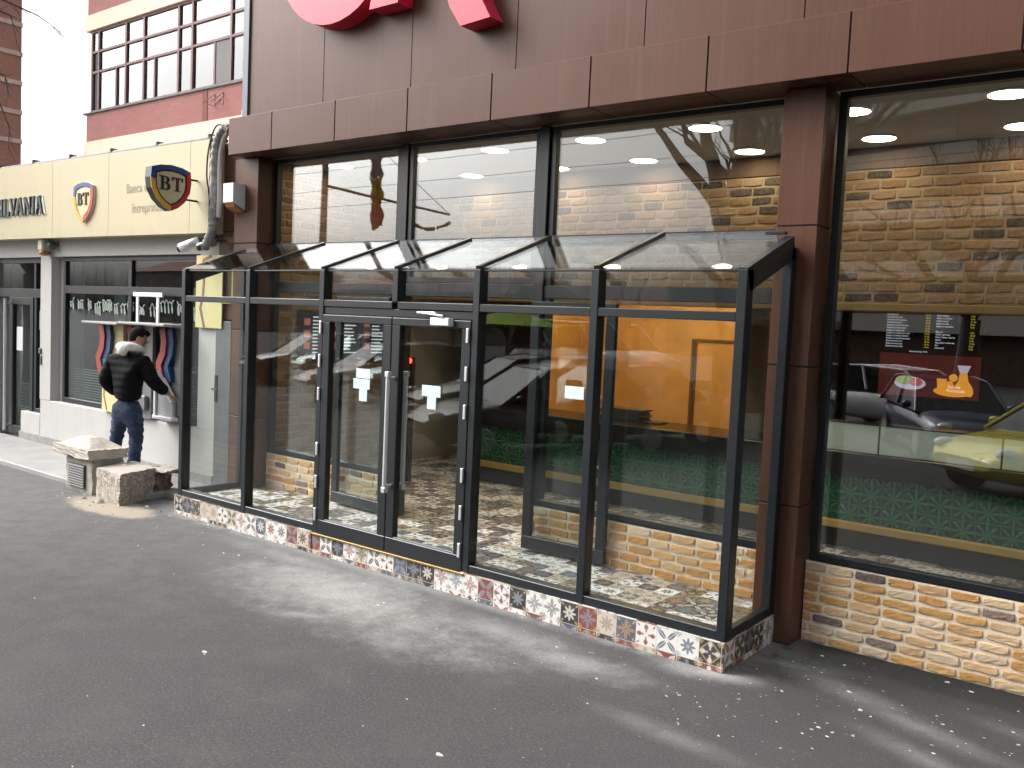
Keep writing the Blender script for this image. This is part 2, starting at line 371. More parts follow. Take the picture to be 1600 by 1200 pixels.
simple('concrete', (.36, .335, .29), .9, var=.28, scale=5, bump=.4); simple('concrete_pale', (.46, .42, .365), .9, var=.2, scale=7, bump=.4)
simple('grille', (.05, .05, .05), .6)
# interior
simple('ceiling_paint', (.50, .485, .46), .9); simple('grey_panel', (.30, .295, .25), .6, var=.1, scale=1.5); simple('ochre_wall', (.72, .43, .15), .55, var=.16, scale=1.6)
simple('black_counter', (.016, .015, .015), .25); simple('gold_trim', (.44, .29, .08), .45, .35); simple('plinth_dark', (.02, .017, .015), .6)
simple('vitrine_white', (.52, .60, .56), .15); simple('dark_brick', (.055, .035, .025), .8, var=.4, scale=7)
simple('menu_black', (.012, .012, .016), .35); simple('menu_red', (.11, .022, .015), .4); simple('menu_white', (.62, .64, .66), .5); simple('menu_yellow', (.55, .42, .05), .5)
simple('orange_juice', (.80, .30, .02), .3); simple('menu_pale', (.55, .52, .62), .3); simple('menu_green', (.30, .36, .16), .5); simple('menu_blue', (.02, .035, .10), .4); simple('menu_pink', (.50, .16, .12), .5)
simple('bronze', (.26, .17, .06), .4, .5); simple('mirror', (.75, .78, .76), .06, 1.)
m = Mat('lamp', (.9, .85, .75)); m.emit((1., .80, .52), 15.); M['lamp'] = m
m = Mat('kitchen_tube', (.9, .8, .6)); m.emit((1., .72, .36), 30.); M['kitchen_tube'] = m
m = Mat('red_led', (.5, .01, .01)); m.emit((1., .04, .02), 3.); M['red_led'] = m
# embossed green counter tiles
m = Mat('green_tile', None, .12); P = m.pos(); u, v = P[0]/.19, (P[2] - .42)/.19; fx, fy = u - u.floor() - .5, v - v.floor() - .5
r = (fx*fx + fy*fy).sqrt(); th = fy.atan2(fx); pet = (th*4.).cos().abs(); h = (pet - r*1.5).step(-.1, .5)*r.step(.62, .5) + (fx.abs().max(fy.abs())).step(.44, .5)*.5
m.set('Base Color', m.mix(h.clamp(), (.008, .062, .032), (.022, .165, .080))); m.bump(h, .9, .02); m.set('Specular IOR Level', .6); M['green_tile'] = m
for k_, c_, e_ in (('menu_white', (.62, .66, .72), .55), ('menu_yellow', (.7, .52, .05), .5), ('orange_juice', (.9, .36, .03), .35), ('menu_pale', (.6, .55, .7), .3), ('menu_red', (.2, .03, .02), .12), ('menu_pink', (.6, .15, .12), .25), ('menu_green', (.4, .5, .2), .25)): M[k_].emit(c_, e_)   # back-lit board
# street
simple('bark', (.055, .045, .036), .9, var=.35, scale=9, bump=.5); simple('twig', (.045, .036, .032), .9)
simple('gold_dull', (.24, .165, .06), .5); simple('tyre', (.012, .012, .012), .8); simple('car_glass', (.012, .014, .016), .08, 0, .3); simple('lamp_red', (.45, .02, .02), .2); simple('lamp_clear', (.7, .7, .7), .1)
def paint(name, c):
    m = Mat(name, c, .28, .1); m.set('Coat Weight', .35); m.set('Coat Roughness', .04); M[name] = m
paint('paint_black', (.012, .012, .013)); paint('paint_silver', (.42, .43, .44)); paint('paint_grey', (.05, .052, .055)); paint('paint_blue', (.008, .010, .055)); paint('paint_yellow', (.72, .60, .06)); paint('paint_red', (.30, .03, .025)); paint('paint_white', (.72, .73, .74))
simple('flag_blue', (.015, .03, .22), .8); simple('flag_yellow', (.70, .50, .03), .8); simple('flag_red', (.50, .02, .03), .8); simple('lime_fabric', (.42, .60, .03), .8)
simple('block_dark', (.14, .075, .055), .9, var=.15, scale=1.); simple('block_band', (.62, .58, .52), .85); simple('far_wall', (.34, .29, .25), .9, var=.2, scale=.4); simple('far_roof', (.22, .07, .05), .9)
# person
m = Mat('skin', (.42, .22, .15), .55); m.set('Subsurface Weight', .1); M['skin'] = m
simple('hair', (.010, .007, .006), .85, 0, .15); simple('hood_white', (.72, .71, .72), .85)
m = Mat('puffer', None, .5); x, y, z = m.objco(); n = m.noise(14, 4, .6, m.vec(x, y, z)); q = ((z*1. + n*.02)*2*pi/.085).sin()
m.set('Base Color', m.mix(n, (.005, .005, .006), (.010, .010, .011))); m.bump(q*.25 + n*1.2, .4, .02); m.set('Roughness', .75); m.set('Specular IOR Level', .12); M['puffer'] = m
m = Mat('denim', None, .85); x, y, z = m.objco(); n = m.noise(7, 5, .7); n2 = m.noise(1, 4, .7, m.vec(x*25, y*25, z*60)); c = m.mix(n.step(.45, .75), (.022, .036, .085), (.075, .115, .21)); m.set('Base Color', c); m.bump(n2, .8, .02); M['denim'] = m
simple('shoe', (.015, .013, .013), .6)
# ------------------------------------------------------------------ ground
g = MB(); g.add([(-400, -400, 0), (400, -400, 0), (400, 400, 0), (-400, 400, 0)], [(0, 1, 2, 3)]); struct('ground', g, M['asphalt'])
g = MB(); g.bbox(-12, -.80, -.1, .95, -.2, .06, .012); g.box(-.80, -.27, .35, .95, -.2, .055); struct('pavement', g, M['paving'])
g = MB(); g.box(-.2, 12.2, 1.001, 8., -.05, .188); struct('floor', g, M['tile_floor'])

# ------------------------------------------------------------------ shop building
shop = thing('shop_building', 'brown clad shop with tall windows behind the glass porch', 'shop', (3, 1, 0))
PAL = [(.55, .30, .10), (.52, .27, .085), (.58, .34, .15), (.62, .40, .225), (.64, .45, .28), (.50, .25, .08), (.66, .50, .35), (.60, .37, .19)]
PDK = [(.15, .108, .105), (.21, .145, .125), (.12, .092, .095), (.24, .165, .135)]
PIN = [(.26, .160, .092), (.29, .185, .11), (.235, .142, .08), (.31, .205, .13), (.27, .17, .105), (.34, .245, .165)]
def brick_face(name, u0, u1, z0, z1, place, parent, row=.075, bl=.2, mort=.018, pal=PAL, pdk=.09, seed=1, bulge=.011, nx=6, nz=4, mcol=(.80, .70, .57), jag=.0058, dk=PDK):
    """slips laid in running bond on a mortar bed; place(u, d, z) -> xyz, d outwards"""
    R = random.Random(seed); mb = MB()
    nu, nv = max(2, int((u1-u0)/.12)), max(2, int((z1-z0)/.05)); vs = []
    for j in range(nv+1):
        for i in range(nu+1): vs.append(place(u0+(u1-u0)*i/nu, R.uniform(.0, .004), z0+(z1-z0)*j/nv))
    mb.add(vs, [(j*(nu+1)+i, j*(nu+1)+i+1, (j+1)*(nu+1)+i+1, (j+1)*(nu+1)+i) for j in range(nv) for i in range(nu)], mcol, True)
    rows = max(1, round((z1-z0)/row)); rh = (z1-z0)/rows
    for k in range(rows):
        u = u0 - R.uniform(0, 1)*bl*.9 if k else u0 - .02
        zc = z0 + (k+.5)*rh
        while u < u1 - .01:
            L = bl*R.uniform(.86, 1.12); a, b = max(u, u0+.004), min(u+L-mort, u1-.004); u += L
            if b - a < .025: continue
            t = R.uniform(.8, 1.15); col = R.choice(dk if R.random() < pdk else pal); kk = R.uniform(.88, 1.1); col = tuple(min(1, q*kk*R.uniform(.985, 1.015)) for q in col)
            h = (rh-mort)/2*R.uniform(.93, 1.04); ws = []; tilt = R.uniform(-.003, .003); skew = R.uniform(-.003, .003)
            for j in range(nz+1):
                for i in range(nx+1):
                    p = (-1, -.945)[i] if i < 2 else ((1, .945)[nx-i] if i > nx-2 else -.945+1.89*(i-1)/(nx-2)); q = (-1, -.84)[j] if j < 2 else ((1, .84)[nz-j] if j > nz-2 else -.84+1.68*(j-1)/(nz-2))
                    rim = abs(p) > .99 or abs(q) > .99; cor = abs(p) > .9 and abs(q) > .8
                    uu = (a+b)/2 + p*(b-a)/2*(.985 if cor else 1) + R.uniform(-1, 1)*jag*.5
                    zz = zc + q*h*(.93 if cor else 1) + tilt*p + R.uniform(-1, 1)*jag*.5
                    d = .001 if rim else .003 + bulge*t*(.72 if cor else 1) + R.uniform(-1, 1)*.002 + skew*p
                    ws.append(place(uu, d, zz))
            mb.add(ws, [(j*(nx+1)+i, j*(nx+1)+i+1, (j+1)*(nx+1)+i+1, (j+1)*(nx+1)+i) for j in range(nz) for i in range(nx)], col, False)
    return obj(name, mb, M['brick'], parent)
front = lambda Y: (lambda u, d, z: (u, Y-d, z))
# low walls under the windows
for a, c in ((.147, 2.10), (3.80, 5.90), (6.19, 12.2)): lw = MB(); lw.box(a, c, 1.0, 1.12, 0, .56); obj('low_wall', lw, M['concrete_pale'], shop)
brick_face('brick_cladding', .15, 2.08, .192, .565, front(.985), shop, seed=3, row=.076, pdk=.12)
brick_face('brick_cladding', 3.82, 5.90, .192, .565, front(.985), shop, seed=5, row=.076, pdk=.05)
brick_face('brick_cladding', 6.192, 12.1, .0, .565, front(.985), shop, seed=21, row=.0715, pdk=.11, nx=8, nz=5)
# pillars: cladding cassettes with dark joints
def pillar(x0, x1, y0, y1):
    core, p = MB(), MB(); core.box(x0+.006, x1-.006, y0+.006, y1, 0, 3.755); zs = [0, .955, 1.905, 2.845, 3.756]
    for a, b in zip(zs, zs[1:]): p.bbox(x0, x1, y0, y1-.002, a+.006, b-.006, .003)
    o = obj('pillar', p, M['cladding'], shop); obj('joint', core, M['joint'], o)
pillar(-.265, .145, .785, 1.06); pillar(5.905, 6.185, .785, 1.06); pillar(11.4, 11.7, .785, 1.06)
# recessed cladding beside the bank, its service door
p, j = MB(), MB(); j.box(-.775, -.27, .956, 1.1, 0, 4.0)
for a, b in ((2.0, 3.0), (3.0, 4.0)): p.bbox(-.775, -.268, .945, 1.0, a+.005, b-.005, .003)
for a, b in ((.06, .98), (.98, 1.99)): p.bbox(-.47, -.268, .945, 1.0, a+.005, b-.005, .003)
o = obj('side_panel', p, M['cladding'], shop); obj('joint', j, M['joint'], o)
d = MB(); d.bbox(-.772, -.475, .925, .955, .075, 1.985, .004); o = obj('service_door', d, simple('grey_door', (.12, .13, .135), .5, var=.08), shop)
h = MB(); h.bbox(-.765, -.715, .915, .926, 1.05, 1.36, .003); h.tube([(-.742, .92, 1.2), (-.742, .87, 1.2), (-.64, .87, 1.2)], .011); obj('handle', h, M['anthracite'], o)
# fascia box with cassettes
XJ = [-.14] + [.598 + .963*i for i in range(13)]
p, j = MB(), MB(); j.box(-.13, 12.15, .61, .9, 3.775, 4.135)
for a, b in zip(XJ, XJ[1:]): p.bbox(a+.005, b-.005, .60, .72, 3.762, 4.145, .003); p.bbox(a+.005, b-.005, .722, 1.0, 3.762, 3.775, .002)
o = obj('fascia', p, M['cladding'], shop); obj('joint', j, M['joint'], o)
# upper wall
XU = [.095] + [.095 + 1.19*i for i in range(1, 12)]; p, j = MB(), MB(); j.box(.10, 12.2, .70, 3, 4.12, 9.5)
for a, b in zip(XU, XU[1:]):
    for c, e in ((4.15, 6.6), (6.6, 9.5)): p.bbox(a+.003, b-.003, .68, .75, c, e-.006, .002)
o = obj('upper_wall', p, M['cladding'], shop); obj('joint', j, M['joint'], o)
e = MB(); e.bbox(.0, .096, .66, .9, 4.15, 9.5, .004); obj('corner_trim', e, simple('slate_trim', (.10, .13, .16), .45), shop)
w = MB(); w.box(-.3, -.2, 1.12, 8.1, 0, 4.1); w.box(12.2, 12.3, .9, 8.1, 0, 4.1); w.box(-.3, 12.3, 8., 8.1, 0, 4.1); obj('interior_wall', w, M['grey_panel'], shop)
c = MB(); c.box(-.2, 12.2, 1.13, 8, 3.82, 3.9); c.box(-.2, 12.2, 1.0, 1.13, 3.80, 3.95); obj('ceiling', c, M['ceiling_paint'], shop)
# shop windows: frame members and panes
def win(x0, x1, z0, z1, mull=(), bars=(), y=1.0, fw=.055, label=None, glassm='window_glass'):
    f = MB(); d0, d1 = y-.01, y+.06
    f.bbox(x0, x1, d0, d1, z0, z0+fw, .004); f.bbox(x0, x1, d0, d1, z1-fw*.8, z1, .004)
    f.bbox(x0, x0+fw, d0+.002, d1-.002, z0+fw, z1-fw*.8, .004); f.bbox(x1-fw, x1, d0+.002, d1-.002, z0+fw, z1-fw*.8, .004)
    for m_ in mull: f.bbox(m_-fw/2, m_+fw/2, d0+.003, d1-.003, z0+fw, z1-fw*.8, .004)
    for b_ in bars: f.bbox(x0+fw, x1-fw, d0+.001, d1-.001, b_-fw/2, b_+fw/2, .004)
    o = obj('window', f, M['anthracite'], shop, label)
    g = MB(); g.box(x0+fw*.7, x1-fw*.7, y+.018, y+.030, z0+fw*.7, z1-fw*.6); obj('pane', g, M[glassm], o)
    return o
win(.150, 2.085, .568, 3.755); win(3.835, 5.90, .568, 3.755, glassm='bay_glass'); win(6.205, 11.38, .568, 3.755, mull=(9.3,), glassm='clear_glass')
win(2.19, 3.73, 2.45, 3.755)
m = MB(); m.bbox(2.088, 2.187, .975, 1.10, .19, 3.757, .004); m.bbox(3.733, 3.832, .965, 1.12, .19, 3.757, .004); m.bbox(2.19, 3.731, .98, 1.10, 2.325, 2.448, .004)
m.bbox(3.835, 5.90, .982, 1.09, 2.33, 2.44, .004); m.bbox(.152, 2.085, .982, 1.09, 2.33, 2.44, .004); obj('mullion', m, M['anthracite'], shop)
# the former entrance: both leaves folded out against the brick
def leaf(parent, name, w, z0, z1, hinge, ang, sgn, st=.085, t=.05):
    c_, s_ = cos(ang), sin(ang)
    def T(mb):
        mb.v = [(hinge[0] + (sgn*x*c_) - y*s_*sgn, hinge[1] + (x*s_) + y*c_, z) for x, y, z in mb.v]; return mb
    f = MB(); f.bbox(0, w, -t/2, t/2, z0, z0+st*1.3, .005); f.bbox(0, w, -t/2, t/2, z1-st, z1, .005)
    f.bbox(0, st, -t/2+.001, t/2-.001, z0+st*1.3, z1-st, .005); f.bbox(w-st, w, -t/2+.001, t/2-.001, z0+st*1.3, z1-st, .005)
    o = obj(name, T(f), M['anthracite'], parent)
    g = MB(); g.box(st*.8, w-st*.8, -.006, .006, z0+st, z1-st*.8); obj('pane', T(g), M['porch_glass'], o); return o
l1 = leaf(shop, 'door', .80, .215, 2.30, (3.80, .885), radians(3), 1)
l2 = leaf(shop, 'door', .80, .215, 2.30, (2.12, .885), radians(3), -1)
h = MB(); h.tube([(4.53, .86, 1.0), (4.53, .80, 1.0), (4.53, .80, 1.55), (4.53, .86, 1.55)], .013); obj('handle', h, M['steel_satin'], l1)
# interior finishes
brick_face('bulkhead', -.195, 12.1, 2.44, 3.62, front(3.2), shop, row=.088, bl=.235, pal=PIN, pdk=.15, dk=[(.05, .045, .05), (.075, .062, .062), (.04, .038, .045)], seed=8, nx=5, nz=4, mcol=(.36, .29, .21), bulge=.010)
b = MB(); b.box(-.195, 12.15, 3.22, 3.5, 2.42, 3.63); b.box(-.195, 12.15, 3.19, 3.5, 3.63, 3.815); obj('bulkhead_core', b, simple('bulkhead_brown', (.13, .085, .06), .8), shop)  # core behind the brick, dark brown strip above it up to the ceiling
b = MB(); b.bbox(-.195, 12.15, 3.15, 3.30, 2.36, 2.435, .01); obj('gold_strip', b, M['gold_dull'], shop)
brick_face('brick_lining', 1.14, 3.18, .19, 3.80, lambda u, d, z: (-.198+d, u, z), shop, row=.088, bl=.235, pal=PIN, pdk=.10, seed=12, nx=5, nz=4, mcol=(.36, .29, .21), bulge=.010)
k = MB(); k.box(1.75, 4.45, 5.2, 5.3, .19, 3.8); k.box(4.40, 4.46, 3.6, 5.2, .19, 3.8); k.box(1.70, 1.76, 3.9, 5.2, .19, 3.8); k.box(1.76, 4.4, 3.55, 5.2, 2.60, 2.66); obj('kitchen_wall', k, M['ochre_wall'], shop)
k = MB(); k.bbox(3.12, 3.16, 5.17, 5.20, .19, 2.02, .003); k.bbox(3.16, 4.2, 5.17, 5.2, 1.98, 2.02, .003); k.bbox(3.16, 3.19, 5.185, 5.2, .2, 1.975, .002); k.bbox(3.85, 3.875, 5.17, 5.2, .19, 1.975, .002); obj('kitchen_door', k, simple('umber_trim', (.16, .075, .02), .6), shop)
k = MB(); k.box(4.46, 12.2, 5.2, 5.3, .19, 3.8); obj('back_wall', k, M['dark_brick'], shop)
k = MB(); k.bbox(1.22, 1.27, 4.9, 4.96, .3, 2.6, .004); k.bbox(1.55, 1.6, 4.9, 4.96, .3, 2.6, .004); o = obj('mirror_frame', k, M['gold_trim'], shop)
k = MB(); k.box(1.275, 1.545, 4.92, 4.94, .3, 2.6); obj('mirror', k, M['mirror'], o)
# ceiling lights
dl = thing('ceiling_light', 'glowing round ceiling light', 'ceiling light', (0, 0, 3.82), 'round ceiling lights inside the shop')
r_ = MB(); r_.tube([(.142*cos(a*pi/12), .142*sin(a*pi/12), 3.812) for a in range(25)], .010, 6, cap=False); obj('rim', r_, M['white_plastic'], dl)
r_ = MB(); r_.add([(.136*cos(2*pi*q/28), .136*sin(2*pi*q/28), 3.806) for q in range(28)], [tuple(reversed(range(28)))]); obj('diffuser', r_, M['lamp'], dl)
wh = ['in the left upper window', 'in the upper window over the porch doors', 'in the upper window right of the door mullion', 'in the large right window']
spots = [(.30, 1.79, 'left of the flag reflection in the left upper window'), (1.44, 1.81, 'beside the mullion in the left upper window'), (2.55, 1.81, 'highest of the two over the porch doors'), (1.315, 2.90, 'lower one over the porch doors, right of the mullion'), (2.53, 2.90, 'small one just past the thick mullion'),
 (3.675, 1.81, 'leftmost in the upper window beside the brown pillar'), (3.62, 2.88, 'lower middle in the upper window beside the brown pillar'), (4.818, 1.81, 'topmost in the upper window beside the brown pillar'), (4.75, 2.88, 'nearest the brown pillar on its left side'),
 (6.03, 1.78, 'cut by the edge of the brown pillar in the right window'), (5.94, 2.80, 'lower left in the large right window'), (7.09, 1.76, 'largest, at the top of the right window'), (7.02, 2.80, 'cut off by the photo edge in the right window')]
for i, (x, y, l) in enumerate(spots):
    if i == 0: dl.location = (x, y, 3.82); dl['label'] = 'glowing round ceiling light ' + l
    else: dup(dl, (x, y, 3.82), 0, 'glowing round ceiling light ' + l)
# counter
ct = thing('counter', 'long shop counter faced with embossed green tiles above a gold strip', 'counter', (5, 3.2, .19))
b = MB(); b.box(1.32, 12.1, 3.17, 3.75, .45, .875); obj('tiled_front', b, M['green_tile'], ct)
b = MB(); b.bbox(1.30, 12.1, 3.12, 3.2, .375, .45, .008); obj('gold_strip', b, M['gold_trim'], ct)
b = MB(); b.box(1.36, 12.1, 3.22, 3.75, .19, .374); obj('base', b, M['plinth_dark'], ct)
b = MB(); b.bbox(1.28, 12.1, 3.10, 3.85, .876, 1.085, .008); obj('counter_top', b, M['black_counter'], ct)
vt = thing('display_guard', 'pale glass guard of joined panels standing on the shop counter', 'glass guard', (7, 3.2, 1.085))
for i in range(7):
    x = 5.05 + i*.98; b = MB(); b.bbox(x, x+.965, 3.14, 3.155, 1.09, 1.345, .003); obj('panel', b, M['vitrine_white'], vt)
b = MB(); b.bbox(5.04, 11.9, 3.13, 3.36, 1.347, 1.36, .003); obj('shelf', b, M['black_counter'], vt)
kt = thing('tube_lamp', 'bright warm tube lamp above the kitchen hatch', 'lamp', (3.3, 3.6, 2.5))
b = MB(); b.cyl((2.2, 3.75, 2.50), (4.25, 3.75, 2.50), .022, n=10); obj('tube', b, M['kitchen_tube'], kt); b = MB(); b.bbox(2.1, 4.3, 3.70, 3.80, 2.525, 2.56, .004); obj('housing', b, M['white_plastic'], kt)
bk = thing('tray_stack', 'dark stack of trays lying on the counter before the orange wall', 'tray stack', (3.2, 4.1, 1.085))
R = random.Random(4)
b = MB()
for i in range(6):
    a = R.uniform(-.06, .06); b.bbox(2.9+a, 3.42+a, 3.5, 3.75, 1.087+i*.022, 1.106+i*.022, .003)
b.bbox(3.44, 3.62, 3.5, 3.72, 1.087, 1.10, .002); obj('tray', b, simple('tray', (.08, .075, .07), .5, var=.5, scale=30), bk)
# menu boards on the back wall
mn = thing('menu_board', 'tall black menu board with white dishes, yellow prices and juice picture', 'menu board', (6, 5.15, 2)); MY = 5.13
PX = lambda a, b, d: (a, MY - d, b)
b = MB(); b.bbox(5.42, 6.42, MY, MY+.05, 1.98, 2.56, .004); obj('board', b, M['menu_black'], mn)
b = MB(); b.bbox(5.42, 6.42, MY, MY+.05, 1.52, 1.976, .004); obj('lower_panel', b, M['menu_red'], mn)
LEFT = ['Caesar salata', 'Supa crema legume', 'Cartofi fara pui', 'Cartofi cu pui', 'Cartofi mici', 'Cartofi mari vita', 'Cartofi mari amestec', 'Cartofi taranesti', 'Kebap cu snitel mic pui', 'Kebap cu snitel mare', 'Kebap cu snitel vita', 'Kebap cu snitel mare vita', 'Kebap cu snitel amestec', 'Kebap cu cartofi taranesti', 'Shaorma mica pui', 'Shaorma mare pui', 'Shaorma mare vita']
RIGHT = ['Ciorba de burta', 'Mic dejun', 'Cartofi prajiti', 'Salata', 'Salata simpla', 'Salata cu branza', 'Salata cu pui', 'Salata cu vita', 'Salata cu amestec', '', 'Bauturi', 'Cafea espresso', 'Cola / Fanta / Sprite', 'Ayran', 'Apa plata / minerala', 'Suc', 'Limonada']
for t_ in ([(s, 5.47, 2.50 - i*.0285) for i, s in enumerate(LEFT)], [(s, 5.97, 2.50 - i*.0285) for i, s in enumerate(RIGHT)], [('Pretul include TVA', 5.72, 1.995)]): obj('lettering', text_mb(t_, .0235, PX, depth=.004), M['menu_white'], mn)
for t_ in ([(f'{10+(i*7) % 9} lei', 5.86, 2.50 - i*.0285) for i in range(17)], [(f'{5+(i*5) % 8} lei', 6.30, 2.50 - i*.0285) for i in range(17) if i != 9]): obj('prices', text_mb(t_, .0235, PX, depth=.004), M['menu_yellow'], mn)
b = MB(); b.prism([(6.20, 1.56), (6.36, 1.56), (6.375, 1.60), (6.365, 1.65), (6.32, 1.72), (6.305, 1.80), (6.235, 1.80), (6.225, 1.72), (6.19, 1.66)], 'y', MY-.004, MY); b.prism(_arc(6.175, 1.745, .042, .042, 0, 342, 20), 'y', MY-.0045, MY); b.prism([(6.03, 1.60), (6.10, 1.60), (6.115, 1.73), (6.015, 1.73)], 'y', MY-.003, MY); b.prism(_arc(6.18, 1.60, .19, .055, 0, 350, 24), 'y', MY-.0052, MY-.0001); b.prism(_arc(6.14, 1.665, .045, .045, 0, 342, 18), 'y', MY-.0058, MY-.0002); obj('juice_picture', b, M['orange_juice'], mn)
b = MB(); b.prism([(6.235, 1.80), (6.305, 1.80), (6.335, 1.88), (6.205, 1.88)], 'y', MY-.004, MY); obj('jug_neck', b, M['menu_pale'], mn)
b = MB(); b.prism(_arc(5.75, 1.66, .16, .07, 0, 345, 16), 'y', MY-.003, MY); obj('plate_picture', b, M['menu_pale'], mn)
b = MB(); b.prism(_arc(5.70, 1.69, .10, .05, 0, 340, 12), 'y', MY-.0055, MY-.0032); obj('salad_picture', b, M['menu_green'], mn)
b = MB(); b.prism(_arc(5.81, 1.675, .07, .045, 0, 340, 12), 'y', MY-.0065, MY-.0042); obj('meat_picture', b, M['menu_pink'], mn)
t = text_mb([('Suc de', 6.13, 1.635), ('Portocale', 6.12, 1.595)], .045, PX, depth=.008); obj('juice_lettering', t, M['menu_white'], mn)
# blue boards on the left wall
lm = thing('wall_board', 'dark blue framed menu board on the left brick wall', 'menu board', (-.16, 2.3, 1.85))
b = MB(); b.bbox(-.18, -.15, 1.62, 3.1, 1.56, 2.16, .006); obj('frame', b, M['black_counter'], lm)
for i, (a0, a1) in enumerate(((1.66, 2.1), (2.13, 2.58), (2.61, 3.06))):
    b = MB(); b.bbox(-.152, -.142, a0, a1, 1.6, 2.12, .003); o = obj('panel', b, M['menu_blue'], lm); q = MB(); R = random.Random(i)
    for r0 in range(11): q.box(-.143, -.1405, a0+.16, a0+.16+R.uniform(.12, .24), 2.07-r0*.042, 2.085-r0*.042)
    obj('print', q, M['menu_white'], o); q = MB()
    for r0 in range(3): q.box(-.143, -.1405, a0+.03, a0+.12, 1.70+r0*.14, 1.78+r0*.14)
    obj('picture', q, M['menu_pink'], o)
# ------------------------------------------------------------------ red letters on the upper wall
sg = thing('shop_sign', 'big glossy red raised letters on the brown upper wall', 'sign', (2.2, .6, 5))
b = MB(); ring = []
n = 40
for i in range(n):
    a0, a1 = 2*pi*i/n, 2*pi*(i+1)/n
    pt = lambda a, k: (1.585 + k*.82*cos(a), 5.66 + k*.84*sin(a))
    b.prism([pt(a0, 1), pt(a1, 1), pt(a1, .52), pt(a0, .52)], 'y', .50, .677)
obj('letter', b, M['letter_red'], sg)
b = MB(); b.prism([(2.10, 4.86), (2.46, 4.86), (2.78, 6.5), (2.42, 6.5)], 'y', .50, .677); b.ribbon([(2.62, 6.38), (3.05, 6.4), (3.3, 6.15), (3.2, 5.8), (2.65, 5.6)], .15, 'y', .502, .677)
b.prism([(2.72, 5.7), (3.1, 5.7), (3.42, 4.72), (3.52, 4.56), (3.20, 4.54), (3.07, 4.72)], 'y', .504, .677); obj('letter', b, M['letter_red'], sg)

# ------------------------------------------------------------------ glass porch
po = thing('glass_porch', 'glazed porch with dark frames and lean-to glass roof on a tiled step', 'porch', (3, .5, 0))
ZB, ZT = .192, 2.50; XS = [0, 1.073, 2.13, 3.031, 3.895, 4.943, 6.0]; PW, PD = .062, .10
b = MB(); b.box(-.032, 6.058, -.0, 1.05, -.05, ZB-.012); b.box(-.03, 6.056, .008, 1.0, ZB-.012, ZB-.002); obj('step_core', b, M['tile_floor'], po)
b = MB(); b.box(-.036, 2.132, -.012, -.0, -.02, ZB); b.box(3.89, 6.064, -.012, 0, -.02, ZB); b.box(2.132, 3.89, -.004, .0, -.02, ZB-.018); obj('step_front', b, M['tile_front'], po)
for a, c, e in ((6.058, 6.066, .785), (-.042, -.034, .9)): b = MB(); b.box(a, c, -.011, e, -.02, ZB); obj('step_side', b, M['tile_side'], po)
b = MB(); b.bbox(2.14, 3.93, -.022, .004, ZB-.021, ZB-.005, .002); obj('threshold', b, M['bronze'], po)
def post(x, z0=ZB, z1=ZT, y0=0, d=PD, w=PW): b = MB(); b.bbox(x, x+w, y0, y0+d, z0, z1, .004); return obj('post', b, M['anthracite'], po)
for i, x in enumerate(XS): post(x, 2.243 if i == 3 else ZB)
post(0, ZB, 2.74, .70); post(6.0, ZB, 2.70, .70, .084)
def rail(*a): b = MB(); b.bbox(*a); return obj('rail', b, M['anthracite'], po)
for i in range(6):
    x0, x1 = XS[i]+PW, XS[i+1]
    if i not in (2, 3): rail(x0, x1, .004, PD-.004, ZB, ZB+.062, .004)
    rail(x0, x1, .004, PD-.004, 2.183, 2.241, .004); rail(x0, x1, .03, .06, ZT-.012, ZT-.001, .002)
rail(XS[2]+PW, XS[4], .012, PD-.01, 2.118, 2.180, .004)                              # door head
for x in (.004, 6.004): rail(x, x+.054, PD, .70, ZB, ZB+.06, .004)
zt = lambda y: ZT + .31*(y/.87)
for i in range(6):
    x0, x1 = XS[i]+PW*.5, XS[i+1]+PW*.5; b = MB()
    b.quadprism((x0, .01, ZT+.004), (x1-.002, .01, ZT+.004), (x1-.002, .93, zt(.92)), (x0, .93, zt(.92)), (0, -.33, 1), .010); obj('roof_pane', b, M['roof_glass'], po)
for x in XS[1:-1]:
    b = MB(); b.quadprism((x+.012, .02, ZT-.03), (x+.050, .02, ZT-.03), (x+.050, .92, zt(.9)-.03), (x+.012, .92, zt(.9)-.03), (0, -.33, 1), .058); obj('rafter', b, M['anthracite'], po)
for x in (0.001, 6.0):
    b = MB(); b.quadprism((x, .05, ZT-.135), (x+PW, .05, ZT-.135), (x+PW, .76, zt(.74)-.135), (x, .76, zt(.74)-.135), (0, -.33, 1), .150); obj('rafter', b, M['anthracite'], po)
b = MB(); b.bbox(.145, 5.90, .935, .985, zt(.92)-.05, zt(.92)+.02, .004); obj('wall_bar', b, M['anthracite'], po)
b = MB(); b.bbox(5.88, 6.02, .66, .70, zt(.7)+.03, zt(.7)+.05, .003); obj('roof_clip', b, M['anthracite'], po)
for i in (0, 1, 4, 5): b = MB(); b.box(XS[i]+PW-.004, XS[i+1]+.004, .045, .057, ZB+.055, 2.19); obj('pane', b, M['porch_glass'], po)
for i in range(6): b = MB(); b.box(XS[i]+PW-.004, XS[i+1]+.004, .046, .058, 2.235, ZT-.008); obj('pane', b, M['porch_glass'], po)
for x in (.026, 6.026):
    b = MB(); b.prism([(.09, ZB+.05), (.71, ZB+.05), (.71, zt(.71)-.1), (.09, zt(.09)-.1)], 'x', x, x+.010); obj('pane', b, M['porch_glass'], po)
